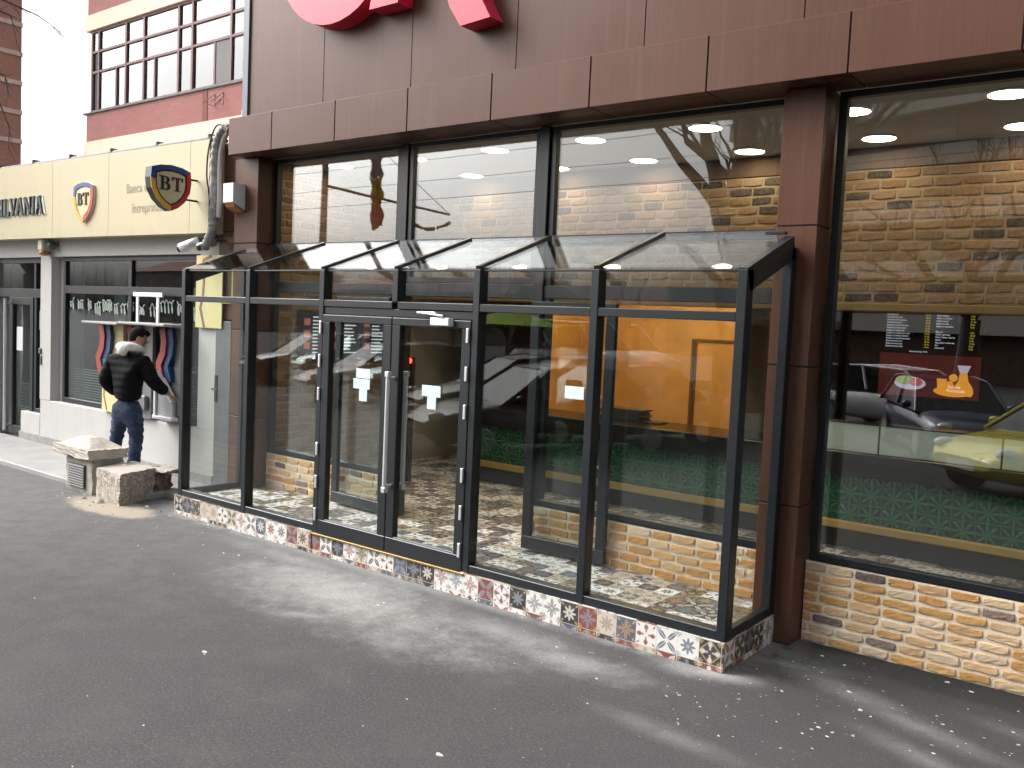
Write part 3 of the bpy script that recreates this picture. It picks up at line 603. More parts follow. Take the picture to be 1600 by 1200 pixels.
# doors
def pleaf(x0, x1, hx, hz):
    b = MB(); y0, y1 = -.006, .058; z0, z1, st = ZB-.004, 2.113, .092
    b.bbox(x0, x1, y0, y1, z0, z0+.125, .005); b.bbox(x0, x1, y0, y1, z1-.062, z1, .005); b.bbox(x0, x0+st, y0+.001, y1-.001, z0+.125, z1-.062, .005); b.bbox(x1-st, x1, y0+.001, y1-.001, z0+.125, z1-.062, .005)
    o = obj('door', b, M['anthracite'], po); g = MB(); g.box(x0+st-.006, x1-st+.006, .024, .036, z0+.12, z1-.058); obj('pane', g, M['porch_glass'], o)
    s = MB(); s.bbox(x0+st-.002, x1-st+.002, y0+.004, y0+.03, z0+.124, z0+.137, .002); obj('glazing_bead', s, simple('bead_grey', (.10, .11, .12), .4) if 'bead_grey' not in M else M['bead_grey'], o)
    for z in hz: q = MB(); q.bbox(hx-.013, hx+.013, -.022, -.004, z-.056, z+.056, .004); obj('hinge', q, M['steel_satin'], o)
    return o
HZ = [2.0, 1.71, 1.42, .935, .645, .355]
dL = pleaf(2.197, 3.044, 2.178, HZ); dR = pleaf(3.050, 3.892, 3.868, HZ)
q = MB()
for y in (-.075, .13):
    q.tube([(3.098, y, .71), (3.098, y, 1.66)], .019, 12); 
    for z in (.745, 1.625): q.tube([(3.098, y, z), (3.098, .0 if y < 0 else .06, z)], .014, 10)
    for z in (.715, 1.655): q.bbox(3.076, 3.120, y-.022, y+.022, z-.022, z+.022, .004)
obj('pull_handle', q, M['steel_satin'], dR)
q = MB(); q.bbox(3.52, 3.715, -.065, -.004, 2.065, 2.128, .005); o = obj('door_closer', q, M['white_plastic'], dR)
q = MB(); q.bbox(3.36, 3.56, -.05, -.02, 2.152, 2.170, .003); q.tube([(3.40, -.05, 2.16), (3.66, -.07, 2.140)], .009, 8); obj('closer_arm', q, M['steel_satin'], o)
def stick(parts, par):
    q = MB()
    for a, b_, c, d in parts: q.bbox(a, b_, .0195, .0235, c, d, .001)
    obj('sticker', q, M['sticker'], par)
stick([(2.615, 2.785, 1.592, 1.672), (2.585, 2.785, 1.502, 1.585), (2.66, 2.755, 1.40, 1.501)], dL); stick([(3.385, 3.585, 1.503, 1.592), (3.445, 3.54, 1.405, 1.502)], dR)
q = MB(); q.bbox(4.745, 4.905, .038, .0435, 1.602, 1.69, .001); obj('sticker', q, M['sticker'], po)
q = MB(); q.ball((.9, 2.4, 1.62), .035); lamp = thing('signal_light', 'small red glowing light inside behind the left porch door', 'light', (.9, 2.4, 1.62)); obj('lens', q, M['red_led'], lamp); q = MB(); q.bbox(.86, .94, 2.42, 2.47, .19, 1.66, .005); obj('stand', q, M['black_counter'], lamp)
# ------------------------------------------------------------------ bank next door
bank = thing('bank_building', 'low white rendered bank front with wide dark windows', 'bank building', (-5, 1, 0))
w = MB(); WB = .95
w.bbox(-5.77, -5.15, WB, 1.3, .0, .47, .008); w.bbox(-5.15, -.776, WB, 1.3, .0, .70, .010)
w.bbox(-5.16, -4.83, WB-.004, 1.35, .70, 2.99, .006); w.bbox(-4.83, -4.66, WB+.12, 1.35, .70, 2.8, .004)
w.box(-13, -.778, WB, 1.35, 2.76, 3.1); w.bbox(-1.15, -.777, WB-.002, 1.3, .695, 2.77, .006); w.box(-13, -6.9, WB, 1.3, 0, 2.77)
w.box(-13, -.78, 1.3, 5.9, 3.6, 4.0); w.box(-13, -.78, WB, 1.3, 3.1, 4.02)
obj('wall', w, M['white_render'], bank)
w = MB(); w.bbox(-5.79, -.80, WB-.02, WB+.01, .05, .165, .004); obj('skirting', w, M['skirting'], bank)
w = MB(); w.box(-13, -.8, 3.2, 3.3, 0, 3.6); w.box(-.82, -.8, 1.3, 3.2, 0, 3.6); obj('interior_wall', w, simple('bank_inside', (.07, .075, .075), .9, var=.4, scale=1.2), bank)
w = MB(); w.bbox(-4.2, -2.9, 2.0, 2.5, .06, 1.2, .01); w.bbox(-4.25, -2.7, 1.95, 2.52, 1.2, 1.25, .01); obj('desk', w, simple('desk_grey', (.34, .36, .35), .6), bank)
w = MB(); w.box(-4.3, -4.0, 1.6, 1.7, .06, 2.7); obj('inner_column', w, simple('pale_column', (.42, .46, .45), .7), bank)
# wide window
f = MB(); y0, y1 = 1.03, 1.10; x0, x1, z0, z1 = -4.655, -1.15, .70, 2.76
f.bbox(x0, x1, y0, y1, z0, z0+.07, .004); f.bbox(x0, x1, y0, y1, z1-.06, z1, .004); f.bbox(x0, x0+.07, y0+.001, y1, z0+.07, z1-.06, .004); f.bbox(x1-.07, x1, y0+.001, y1, z0+.07, z1-.06, .004)
f.bbox(x0+.07, x1-.07, y0-.004, y1, 2.25, 2.36, .004)
for x in (-2.86, -1.55): f.bbox(x-.045, x+.045, y0+.002, y1, z0+.07, 2.249, .004)
f.bbox(-2.90, -2.82, y0+.002, y1, 2.361, z1-.06, .004)
o = obj('window', f, M['anthracite'], bank); g = MB(); g.box(x0+.05, x1-.05, 1.06, 1.07, z0+.05, z1-.04); obj('pane', g, M['bank_glass'], o)
R = random.Random(31); sq = MB(); x = -4.50
while x < -1.30:                                                       # white looping script on the film
    n = R.randint(2, 5); st_ = R.uniform(.05, .085); zc = 2.09 + R.uniform(-.05, .03); pts = []; A = [R.uniform(.03, .10) for _ in range(n+1)]
    for i in range(n*12+1):
        t = i/12; k = int(min(t, n-.01)); am_ = A[k]*(1-(t-k)) + A[k+1]*(t-k)
        pts.append((x + t*st_ + .03*sin(2*pi*t), zc + am_*cos(2*pi*t + .4)))
    if R.random() < .85: sq = MB(); sq.ribbon(pts, .0055, 'y', 1.0515, 1.057); obj('script', sq, M['script_white'] if 'script_white' in M else simple('script_white', (.46, .54, .50), .6), o)
    x += n*st_ + R.uniform(.02, .12)
bl = MB()
for i in range(12): bl.box(-4.56, -1.25, 1.12, 1.125, .79+i*.036, .803+i*.036)
obj('blind', bl, simple('blind_grey', (.30, .36, .35), .6), o)
# glazed entrance at the left edge
f = MB(); y0, y1 = 1.03, 1.09
f.bbox(-6.9, -5.155, y0, y1, 2.68, 2.76, .004); f.bbox(-6.9, -5.155, y0, y1, 2.17, 2.30, .004); f.bbox(-5.55, -5.47, y0+.002, y1, .47, 2.17, .004); f.bbox(-5.55, -5.49, y0+.002, y1, 2.30, 2.68, .004); f.bbox(-5.21, -5.155, y0+.002, y1, .47, 2.68, .004); f.bbox(-5.47, -5.21, y0+.002, y1, .47, .53, .004)
o = obj('entrance_frame', f, M['anthracite'], bank); g = MB(); g.box(-6.9, -5.52, 1.055, 1.065, 2.28, 2.70); g.box(-5.50, -5.17, 1.056, 1.064, .5, 2.70); obj('pane', g, M['bank_glass'], o)
f = MB(); f.bbox(-6.34, -6.22, y0-.01, y1, .07, 2.168, .004); f.bbox(-5.65, -5.552, y0-.01, y1, .07, 2.168, .004); f.bbox(-6.22, -5.65, y0-.009, y1, .07, .20, .004); f.bbox(-6.22, -5.65, y0-.009, y1, 2.06, 2.168, .004)
o = obj('entrance_door', f, M['anthracite'], bank); g = MB(); g.box(-6.24, -5.63, 1.05, 1.06, .18, 2.08); obj('pane', g, M['bank_glass'], o)
q = MB(); q.tube([(-6.31, .95, .12), (-6.31, .95, 2.14)], .026, 12)
for z in (.2, 2.08): q.tube([(-6.31, .95, z), (-6.31, 1.02, z)], .014, 8)
obj('pull_handle', q, M['steel_satin'], o)
q = MB(); q.bbox(-6.13, -5.93, 1.040, 1.0485, 1.36, 1.72, .001); obj('paper_notice', q, M['paper'], o)
q = MB(); q.box(-5.40, -5.28, 1.045, 1.0545, 1.70, 1.98); obj('paper_notice', q, simple('grey_paper', (.30, .31, .30), .7), bank)
q = MB()
for i in range(18): q.box(-6.2, -5.68, 1.1, 1.104, .24+i*.036, .253+i*.036)
obj('blind', q, M['blind_grey'], o)
q = MB(); q.bbox(-5.17, -5.10, .925, .947, 1.36, 1.44, .006); q.bbox(-5.13, -5.09, .93, .947, 1.20, 1.33, .006); obj('door_reader', q, simple('reader_grey', (.10, .10, .11), .5), bank)
# gutter rail on the roof edge
q = MB(); q.tube([(-13, .80, 4.085), (-.50, .80, 4.02)], .035, 10); q.tube([(-13, .83, 4.03), (-.50, .83, 3.985)], .02, 8)
for i in range(7): q.bbox(-7.2+i*1.07, -7.16+i*1.07, .765, .86, 4.02, 4.125-i*.008, .004)
obj('gutter_rail', q, M['zinc'], bank)
# the yellow signboard
sb = thing('signboard', 'long pale yellow bank signboard with dark lettering and shield emblem', 'signboard', (-4, .8, 3.0)); SY = .75
b = MB(); xs = [-13, -9.8, -7.6, -4.40, -2.9, -1.08, -.70]
for a, c in zip(xs, xs[1:]):
    n_ = .0035
    za, zc = 3.0 + (-.69-a)*.0075, 3.0 + (-.69-c)*.0075
    b.prism([(a+n_, za-.03), (c-n_, zc-.03), (c-n_, 4.01+(zc-3)), (a+n_, 4.01+(za-3))], 'y', SY, .947)
obj('panel', b, M['sign_yellow'], sb)
b = MB(); serif_word(b, 'TRANSILVANIA'[4:], -6.17, 3.335, .255, 'y', SY-.028, SY-.002, 1.13); obj('lettering', b, M['letter_green'], sb)
b = MB(); serif_word(b, 'TRANSILVANIA'[4:], -6.155, 3.325, .262, 'y', SY-.010, SY-.001, 1.135); obj('lettering_edge', b, M['logo_white'], sb)
PS = lambda a, b_, d: (a, SY - d, b_)
t = text_mb([('Banca oamenilor', -2.47, 3.50), ('întreprinzători', -2.33, 3.255)], .17, PS, depth=.003, font_scale_x=.92); obj('slogan', t, M['letter_brown'], sb)
def shield(mb_fn, cx, cz, w, h, k):
    """outline points of the crest, scaled by k about its middle"""
    top = [(-.5, .40), (-.28, .47), (0, .5), (.28, .47), (.5, .40)]; side = [(.52, .18), (.49, -.05), (.36, -.27), (.18, -.42), (0, -.5)]
    pts = top + side + [(-x, z) for x, z in side[-2::-1]]
    return [(cx + x*w*k, cz + .02*h*(1-k) + z*h*k) for x, z in pts]
def crest(parent, cx, cz, w, h, ax, d_back, d_front, gold='logo_gold'):
    """layers of the emblem; ax 'y' faces -Y, ax 'x' faces +X"""
    sgn = 1 if d_front > d_back else -1
    def P(x, z): return (x, z) if ax == 'y' else (x, z)
    out, mid, inn = shield(None, cx, cz, w, h, 1), shield(None, cx, cz, w, h, .78), shield(None, cx, cz, w, h, .70)
    b = MB(); b.prism(out, ax, d_back, d_front - sgn*.012); obj('backing', b, M['logo_white'] if ax == 'y' else M['logo_black'], parent)
    n = len(out); seg = {'logo_blue': range(0, 4), 'logo_red': range(4, 9), 'logo_orange': range(9, 13), 'logo_blue_side': range(13, n)}
    for k, rg in seg.items():
        b = MB()
        for i in rg: b.prism([out[i], out[(i+1) % n], mid[(i+1) % n], mid[i]], ax, d_front - sgn*.012, d_front)
        obj('band', b, M['logo_blue' if k == 'logo_blue_side' else k], parent)
    b = MB(); b.prism(inn, ax, d_front - sgn*.0118, d_front - sgn*.004); obj('field', b, M[gold], parent)
    b = MB(); hh = h*.30; serif_word(b, 'BT', cx - w*.31, cz - .06*h, hh, ax, d_front - sgn*.004, d_front + sgn*.006, w*.62/(1.5*hh))
    obj('initials', b, M['logo_black'], parent)
crest(sb, -3.49, 3.435, .50, .52, 'y', SY-.002, SY-.035, 'panel_yellow')
# projecting crest
bs = thing('projecting_sign', 'shield shaped projecting sign on two black brackets', 'sign', (-.86, .5, 3.4))
crest(bs, .385, 3.425, .47, .50, 'x', -.98, -.86)
q = MB()
for z in (3.56, 3.33): q.tube([(-.93, .40, z), (-.93, .75, z)], .012, 8)
obj('bracket', q, M['logo_black'], bs)
# poster on the pilaster
ps = thing('wall_poster', 'pale yellow panel with brown zigzag line beside the bank window', 'poster', (-.9, .92, 2.3))
b = MB(); b.bbox(-1.165, -.64, .908, .922, 1.895, 2.735, .003); obj('panel', b, M['panel_yellow'], ps)
b = MB(); b.ribbon([(-.86, 2.728), (-1.02, 2.68), (-1.04, 2.6), (-1.0, 2.5), (-1.02, 2.24), (-1.07, 2.13), (-.98, 1.90)], .019, 'y', .9045, .9075); obj('zigzag', b, simple('zig_brown', (.28, .18, .12), .6), ps)
b = MB(); b.ribbon([(-.66, 2.66), (-.44, 2.66), (-.44, 2.2), (-.66, 2.2)], .018, 'y', .9042, .9072); obj('outline', b, simple('zig_olive', (.42, .40, .05), .6), ps)
# cash machines under flat canopies
am = thing('cash_machine', 'wide cash machine bay with red and blue curved panels under flat canopies', 'cash machine', (-2.4, .9, .7))
b = MB(); b.bbox(-3.30, -2.42, .62, 1.03, 1.865, 1.895, .006); obj('canopy', b, simple('canopy_grey', (.28, .28, .27), .5), am); b = MB(); b.bbox(-2.40, -1.36, .62, 1.03, 1.885, 1.915, .006); obj('canopy', b, M['canopy_grey'], am)
def wave(x, z0, z1, amp): return [(x + amp*sin((z-1.86)*4.6)*(1 if z > 1.25 else .8), z) for z in [z1 - (z1-z0)*i/14 for i in range(15)]]
for k, xx in enumerate((-3.20, -2.50, -1.74)):
    zb = 1.18 if k != 2 else 1.22
    cv = [(-.02, 1.855), (.02, 1.70), (.0, 1.56), (-.09, 1.42), (-.06, 1.32), (.06, 1.10)]
    b = MB(); b.ribbon([(xx+a, z) for a, z in cv], .058, 'y', .84, .93); obj('red_panel', b, M['machine_red'], am)
    b = MB(); b.ribbon([(xx+.12+a*1.05, z) for a, z in cv[:4]], .06, 'y', .86, .94); obj('blue_panel', b, M['machine_blue'], am); b = MB(); b.ribbon([(xx+.12+a*1.05, z) for a, z in cv[3:5]] + [(xx+.15, 1.22)], [.06, .055, .02], 'y', .861, .94); obj('teal_panel', b, M['machine_teal' if k == 0 else 'machine_blue'], am)
    b = MB(); b.prism([(xx-.08, .71), (xx+.42, .71), (xx+.42, 1.2), (xx+.18, 1.16), (xx, 1.16), (xx-.07, 1.42)], 'y', .90, .95)
    b.box(xx+.16, xx+.42, .91, .95, 1.2, 1.86)
    o = obj('fascia', b, M['panel_yellow'] if k == 0 else simple('machine_grey', (.20, .21, .22), .35), am)
    if k == 0:
        b = MB(); b.ribbon([(xx+.03, 1.18), (xx-.02, 1.02), (xx-.03, .92), (xx+.05, .73)], .014, 'y', .896, .8995); obj('zigzag', b, M['zig_brown'], o)
    else:
        b = MB(); b.bbox(xx-.06, xx+.36, .85, .895, .82, 1.0, .01); obj('keypad_shelf', b, M['machine_grey'], o)
b = MB(); b.ribbon([(-1.80, 1.33), (-1.80, .80)], .02, 'y', .78, .86); b.bbox(-1.82, -1.40, .76, .86, .76, .80, .005); b.ribbon([(-1.80, 1.33), (-1.62, 1.16), (-1.44, .98)], .018, 'y', .782, .86); obj('side_shield', b, M['white_plastic'], am)
b = MB(); b.prism([(-1.78, .80), (-1.43, .80), (-1.43, .98), (-1.62, 1.15), (-1.78, 1.30)], 'y', .80, .84); obj('side_screen', b, simple('screen_grey', (.40, .41, .43), .4), am)
b = MB(); b.bbox(-2.60, -1.92, .93, .955, 2.235, 2.29, .004); b.bbox(-2.53, -2.475, .935, .952, 1.9, 2.235, .003); b.bbox(-2.06, -2.005, .935, .952, 1.9, 2.235, .003); obj('sign_frame', b, M['white_plastic'], am)
# small fittings
sr = thing('alarm_siren', 'white box siren with amber lens on the brown pillar', 'siren', (-.13, .75, 3.3))
b = MB(); b.prism([(.63, 3.27), (.63, 3.475), (.784, 3.475), (.784, 3.20)], 'x', -.255, -.075); obj('housing', b, M['white_plastic'], sr); b = MB(); b.prism([(.64, 3.268), (.784, 3.198), (.77, 3.175), (.66, 3.225)], 'x', -.245, -.085); obj('lens', b, M['amber'], sr)
sr = thing('alarm_beacon', 'cream alarm beacon with amber base above the bank pilaster', 'beacon', (-4.75, .9, 2.9))
b = MB(); b.bbox(-4.95, -4.80, .80, .945, 2.83, 3.0, .02); obj('housing', b, simple('old_plastic', (.52, .49, .38), .5), sr); b = MB(); b.ball((-4.875, .87, 2.81), .075, scale=(1, 1, .6)); obj('lens', b, M['amber'], sr)
b = MB(); b.ball((-4.68, .88, 2.91), .06); b.tube([(-4.68, .88, 2.91), (-4.62, .95, 2.93)], .03); obj('dome', b, M['zinc'], sr)
cm = thing('security_camera', 'white security camera under the yellow signboard end', 'camera', (-1.0, .8, 2.9))
b = MB(); b.tube([(-1.12, .66, 2.79), (-1.12, .67, 2.795), (-.93, .80, 2.89), (-.925, .803, 2.893)], [.045, .058, .058, .04], 14); obj('body', b, M['steel_satin'], cm); b = MB(); b.tube([(-.97, .78, 2.88), (-.88, .86, 2.93), (-.84, .945, 2.93)], .02, 8); b.cyl((-.84, .92, 2.93), (-.84, .95, 2.93), .055); obj('bracket', b, M['zinc'], cm)
b = MB(); b.cyl((-1.1215, .659, 2.789), (-1.135, .648, 2.782), .036, n=14); obj('lens', b, M['rubber'], cm)
cm2 = dup(cm, (-.72, .78, 2.88), .9, 'second white security camera tucked behind the hose end'); cm2.scale = (.8, .8, .8)
hs = thing('hose_bundle', 'grey wrapped hose bundle hanging from the bank roof edge', 'hose', (-.55, .72, 3.4))
P0 = [(-.30, .74, 4.06), (-.38, .73, 4.10), (-.47, .72, 4.03), (-.53, .715, 3.90), (-.545, .71, 3.7), (-.54, .71, 3.4), (-.545, .71, 3.15), (-.56, .71, 3.0), (-.61, .70, 2.90), (-.69, .70, 2.80)]
def smooth_path(P, k=5):
    P = [Vector(p) for p in P]; out = []
    for i in range(len(P)-1):
        a, b_, c, d = P[max(i-1, 0)], P[i], P[i+1], P[min(i+2, len(P)-1)]
        for j in range(k):
            t = j/k; out.append(.5*((2*b_) + (c-a)*t + (2*a-5*b_+4*c-d)*t*t + (3*b_-a-3*c+d)*t**3))
    return out + [P[-1]]
sp = smooth_path(P0, 8); R = random.Random(5)
b = MB(); b.tube(sp, [.05*(1+.10*sin(i*1.7)+R.uniform(-.06, .06)) for i in range(len(sp))], 10); obj('wrapped_hose', b, M['hose'], hs)
sp = smooth_path([(x+.07, y+.02, z-.02) for x, y, z in P0[:7]], 6); b = MB(); b.tube(sp, .028, 8); obj('hose', b, simple('hose_pale', (.5, .49, .46), .6), hs)
b = MB(); b.tube(smooth_path([(-.3, .70, 4.10), (-.5, .69, 4.12), (-.63, .69, 3.9), (-.66, .69, 3.6), (-.60, .69, 3.35), (-.60, .7, 3.0), (-.68, .74, 2.85)], 6), .009, 6); obj('cable', b, M['rubber'], hs)
# ------------------------------------------------------------------ flats behind the bank
fl = thing('apartment_block', 'brick block of flats with a glazed balcony above the bank roof', 'apartment block', (-10, 6, 0))
b = MB(); b.box(-13.88, 4, 6.02, 18, 0, 6.06); b.box(-13.88, 4, 6.0, 18, 6.33, 6.73)
b.box(-13.70, 4, 7.4, 18, 6.7, 8.7); b.box(-13.95, 4, 6.0, 18, 9.08, 13); obj('wall', b, M['flat_brick'], fl)
b = MB(); b.box(-13.98, 4, 5.96, 18, 5.2, 6.07); b.box(-13.97, 4, 5.95, 18, 8.72, 9.09); b.prism([(-13.9, 6.07), (4, 6.05), (4, 6.32), (-13.9, 6.335)], 'y', 5.995, 6.4)
obj('concrete_band', b, M['cream_paint'], fl)
b = MB(); b.box(-13.92, -8.98, 5.985, 6.3, 6.06, 6.735); b.box(-8.80, 4, 5.985, 6.3, 6.06, 6.735); obj('balcony_front', b, M['flat_brick'], fl); b = MB(); b.box(-8.979, -8.801, 5.975, 6.3, 6.06, 6.735); obj('pier', b, simple('pier_red', (.20, .07, .06), .9), fl)
b = MB(); b.bbox(-14.05, 4, 5.95, 6.1, 6.737, 6.775, .004); obj('sill', b, M['zinc'], fl)
XV = [-13.74, -13.42, -12.17, -11.39, -9.98, -9.45, -8.05, -7.0, -6.6, -5.3, -4.4]; Z3 = [6.775, 7.72, 8.20, 8.68]
f = MB(); g = MB(); 
for x in XV: f.bbox(x-.035, x+.035, 6.0, 6.08, Z3[0], 8.72, .004)
for z in Z3[1:3]: f.bbox(XV[0]+.035, XV[-1], 6.004, 6.076, z-.028, z+.028, .004)
f.bbox(XV[0]+.036, XV[-1], 6.003, 6.077, 8.66, 8.719, .004); f.bbox(XV[0]+.036, XV[-1], 6.003, 6.077, 6.776, 6.82, .004)
for x in (-12.60, -10.93, -8.62): f.bbox(x-.03, x+.03, 6.005, 6.075, Z3[0]+.05, Z3[1]-.03, .004)
o = obj('window', f, M['window_frame_brown'], fl); R = random.Random(2)
for i, (a, c) in enumerate(zip(XV, XV[1:])):
    for z, e in zip(Z3, Z3[1:]):
        tl = R.uniform(-.006, .006); g.quadprism((a+.03, 6.04+tl, z), (c-.03, 6.04-tl, z), (c-.03, 6.04-tl*.3, e), (a+.03, 6.04+tl*.5, e), (0, 1, 0), .008)
obj('pane', g, M['flat_glass'], o)
b = MB(); b.box(-8.59, -8.10, 6.02, 6.035, 6.83, 7.68); obj('curtain', b, simple('curtain_grey', (.20, .20, .20), .9), fl)
q = MB()
for x in (-9.0+.95, -8.45+.75): pass
q.tube([(-8.55, 5.98, 6.60), (-8.55, 5.70, 6.36), (-8.55, 5.98, 6.36), (-8.55, 5.98, 6.62)], .012, 6); q.tube([(-8.25, 5.98, 6.60), (-8.25, 5.70, 6.36), (-8.25, 5.98, 6.36), (-8.25, 5.98, 6.62)], .012, 6); q.tube([(-8.55, 5.97, 6.40), (-8.25, 5.97, 6.52)], .010, 6); obj('bracket', q, simple('rusty_pale', (.45, .32, .27), .8), fl)
ac = thing('wall_unit', 'white air unit box poking up behind the fascia end', 'air unit', (-.6, 1.6, 4.2))
b = MB(); b.bbox(-1.22, -.55, 1.5, 1.8, 4.02, 4.56, .02); obj('casing', b, M['white_plastic'], ac); b = MB(); b.bbox(-1.15, -.62, 1.47, 1.499, 4.46, 4.53, .004); obj('vent', b, M['machine_grey'], ac)
tw = thing('tower_block', 'distant brown tower block with pale horizontal bands at the left edge', 'tower block', (-35, 9, 0))
b = MB(); b.box(-44, -30, -2, 11.4, 0, 22); obj('wall', b, M['tower_brick'], tw)
b = MB()
for i in range(18): b.box(-44, -29.95, -2.05, 11.42, 1.55+i*1.14-.0, 1.72+i*1.14)
obj('band', b, M['tower_band'], tw)
# ------------------------------------------------------------------ masonry in front of the bank
R = random.Random(11)
def rough_box(mb, c, dirs, hs_, n=6, jit=.006, seed=0, rnd=.0):
    """lumpy cuboid: corner c, edge vectors dirs, subdivided with chipped edges"""
    r = random.Random(seed); A, B, C = [Vector(d) for d in dirs]; c = Vector(c); bm = bmesh.new()
    bmesh.ops.create_cube(bm, size=1); bmesh.ops.subdivide_edges(bm, edges=bm.edges[:], cuts=n, use_grid_fill=True)
    for v in bm.verts:
        p = v.co + Vector((.5, .5, .5)); on = sum(1 for q in p if q < .001 or q > .999)
        k = jit*(1 if on == 1 else (2.4 if on == 2 else 3))
        q = c + A*p.x + B*p.y + C*p.z
        if on >= 2: q += (c + (A+B+C)*.5 - q)*abs(r.gauss(0, rnd))
        v.co = q + Vector((r.uniform(-k, k), r.uniform(-k, k), r.uniform(-k, k)*.7))
    mb.bm(bm)
vs = thing('vent_shaft', 'stubby concrete vent shaft with louvred grille and low pyramid cap', 'vent shaft', (-1.65, 0, 0))
b = MB(); rough_box(b, (-1.95, -.205, -.02), [(.59, 0, 0), (0, .37, 0), (0, 0, .42)], 1, 7, .004, 2, .01)
obj('body', b, M['concrete'], vs)
b = MB(); bm = bmesh.new(); bmesh.ops.create_grid(bm, x_segments=14, y_segments=14, size=.5)
for v in bm.verts:
    x, y = v.co.x, v.co.y; k = max(abs(x), abs(y))*2; h = .502 + .10*max(0, min(1, (.86-k)*1.75))
    v.co = Vector((-1.735+x*.82, -.03+y*.47, h + R.uniform(-.005, .005)))
b.bm(bm); rough_box(b, (-2.14, -.265, .395), [(.81, 0, 0), (0, .465, 0), (0, 0, .107)], 1, 8, .004, 3, .008); obj('cap', b, M['concrete_pale'], vs)
b = MB(); b.box(-1.88, -1.50, -.216, -.207, .055, .315)
for i in range(9): b.quadprism((-1.875, -.232, .06+i*.028), (-1.505, -.232, .06+i*.028), (-1.505, -.216, .078+i*.028), (-1.875, -.216, .078+i*.028), (0, -1, 1), .004)
obj('grille', b, M['grille'], vs)
bk = thing('tiled_block', 'low broken masonry block clad in patterned tiles beside the vent shaft', 'masonry block', (-1, 0, 0))
m = Mat('mosaic', None, .5); P = m.pos(); u, v = (P[0] - P[1]*.8)/.165, (P[2] - .02)/.165; nn = m.noise(40, 4, .7)
r1, r2, r3 = m.white(m.vec(u.floor(), v.floor(), 2.)); fx, fy = u - u.floor() - .5, v - v.floor() - .5; ax, ay = fx.abs(), fy.abs(); r = (fx*fx + fy*fy).sqrt(); th = fy.atan2(fx)
a, b_ = (fx + fy)*5., (fx - fy)*5.; fa, fb = (a - a.floor() - .5).abs(), (b_ - b_.floor() - .5).abs(); q1, q2, q3 = m.white(m.vec(a.floor() + u.floor()*7., b_.floor(), v.floor()))
dots = ((fa + fb).step(.62, .42))*q1.gt(.35); petal = (r - ((th*4.).cos().abs()*.2 + .16)).step(.03, -.03)*(r - .1).step(-.02, .02)
k = r1.lt(.6)*dots + r1.gt(.6)*petal
c = m.mix(k.clamp()*.9, (.47, .42, .36), m.mix(q2.lt(.55), (.07, .08, .11), (.12, .07, .05))); c = m.mix(ax.max(ay).gt(.485), c, (.36, .33, .29))
c = m.mix(P[2].step(.31, .335), c, (.43, .40, .35)); m.set('Base Color', m.mix(m.noise(5, 4).step(.50, .72)*.75, c, (.45, .41, .35))); m.bump(nn, .4, .004); M['mosaic'] = m
b = MB(); rough_box(b, (-1.20, -.24, -.02), [(.545, -.03, 0), (-.20, .53, 0), (0, 0, .355)], 1, 8, .0035, 6, .012); obj('tiled_body', b, M['mosaic'], bk)
b = MB(); rough_box(b, (-.95, .27, -.02), [(.10, .0, 0), (-.07, .22, 0), (0, 0, .28)], 1, 4, .022, 8, .1); obj('broken_core', b, simple('broken_brick', (.20, .15, .12), .95, var=.5, scale=12, bump=.5), bk)
b = MB(); rough_box(b, (-1.0, .24, .29), [(.36, .02, 0), (-.06, .26, 0), (0, 0, .025)], 1, 4, .008, 9, .02); obj('loose_slab', b, M['concrete'], bk)
# loose chips
def chip(mb, x, y, z, s, r, col):
    n = r.randint(4, 6); a0 = r.uniform(0, 6.3); ring = [(x + s*r.uniform(.5, 1.2)*cos(a0+2*pi*i/n), y + s*.7*r.uniform(.5, 1.2)*sin(a0+2*pi*i/n)) for i in range(n)]; h = s*r.uniform(.12, .4); t = r.uniform(-.3, .3)*s
    vs_ = [(a, b_, z+.001) for a, b_ in ring] + [(x+(a-x)*.8, y+(b_-y)*.8, z+h+t*(a-x)/s) for a, b_ in ring]
    mb.add(vs_, [tuple(range(n, 2*n))] + [(i, (i+1) % n, n+(i+1) % n, n+i) for i in range(n)], col)
db = MB(); r = random.Random(99); W_ = [(.52, .51, .48), (.42, .40, .36), (.60, .59, .57), (.28, .27, .25), (.34, .33, .31)]
for i in range(430):
    q = r.random()
    if q < .40: x, y, s = r.uniform(5.9, 8.6), r.uniform(-.9, .92), abs(r.gauss(.006, .006))+.003
    elif q < .68: x, y, s = r.uniform(-.4, 6.1), -abs(r.gauss(.1, .5))-.03, abs(r.gauss(.004, .006))+.002
    elif q < .80: x, y, s = r.uniform(-1.9, .1), r.uniform(-.55, -.05), abs(r.gauss(.010, .012))+.004
    else: x, y, s = r.uniform(-2.5, 7.8), r.uniform(-3.4, .4), abs(r.gauss(.004, .005))+.002
    if -.04 < x < 6.07 and y > -.03: continue
    chip(db, x, y, 0, min(s*.8, .03), r, r.choice(W_))
for x, y, s in ((6.75, .27, .018), (6.88, .05, .02), (5.50, -1.98, .022), (-.95, -.33, .07), (-1.25, -.36, .05), (-1.05, -.30, .035), (3.55, -2.0, .02), (3.58, -2.02, .016)): chip(db, x, y, 0, s, r, W_[0])
for x, y in ((-1.3, .35), (-1.28, .1), (-1.14, .05)): chip(db, x, y, .34 if y < .3 else .06, .035, r, W_[2])
m = Mat('chips', None, .9); m.set('Base Color', m.attr('Col')); M['chips'] = m
obj('debris', db, M['chips'], kind='stuff')
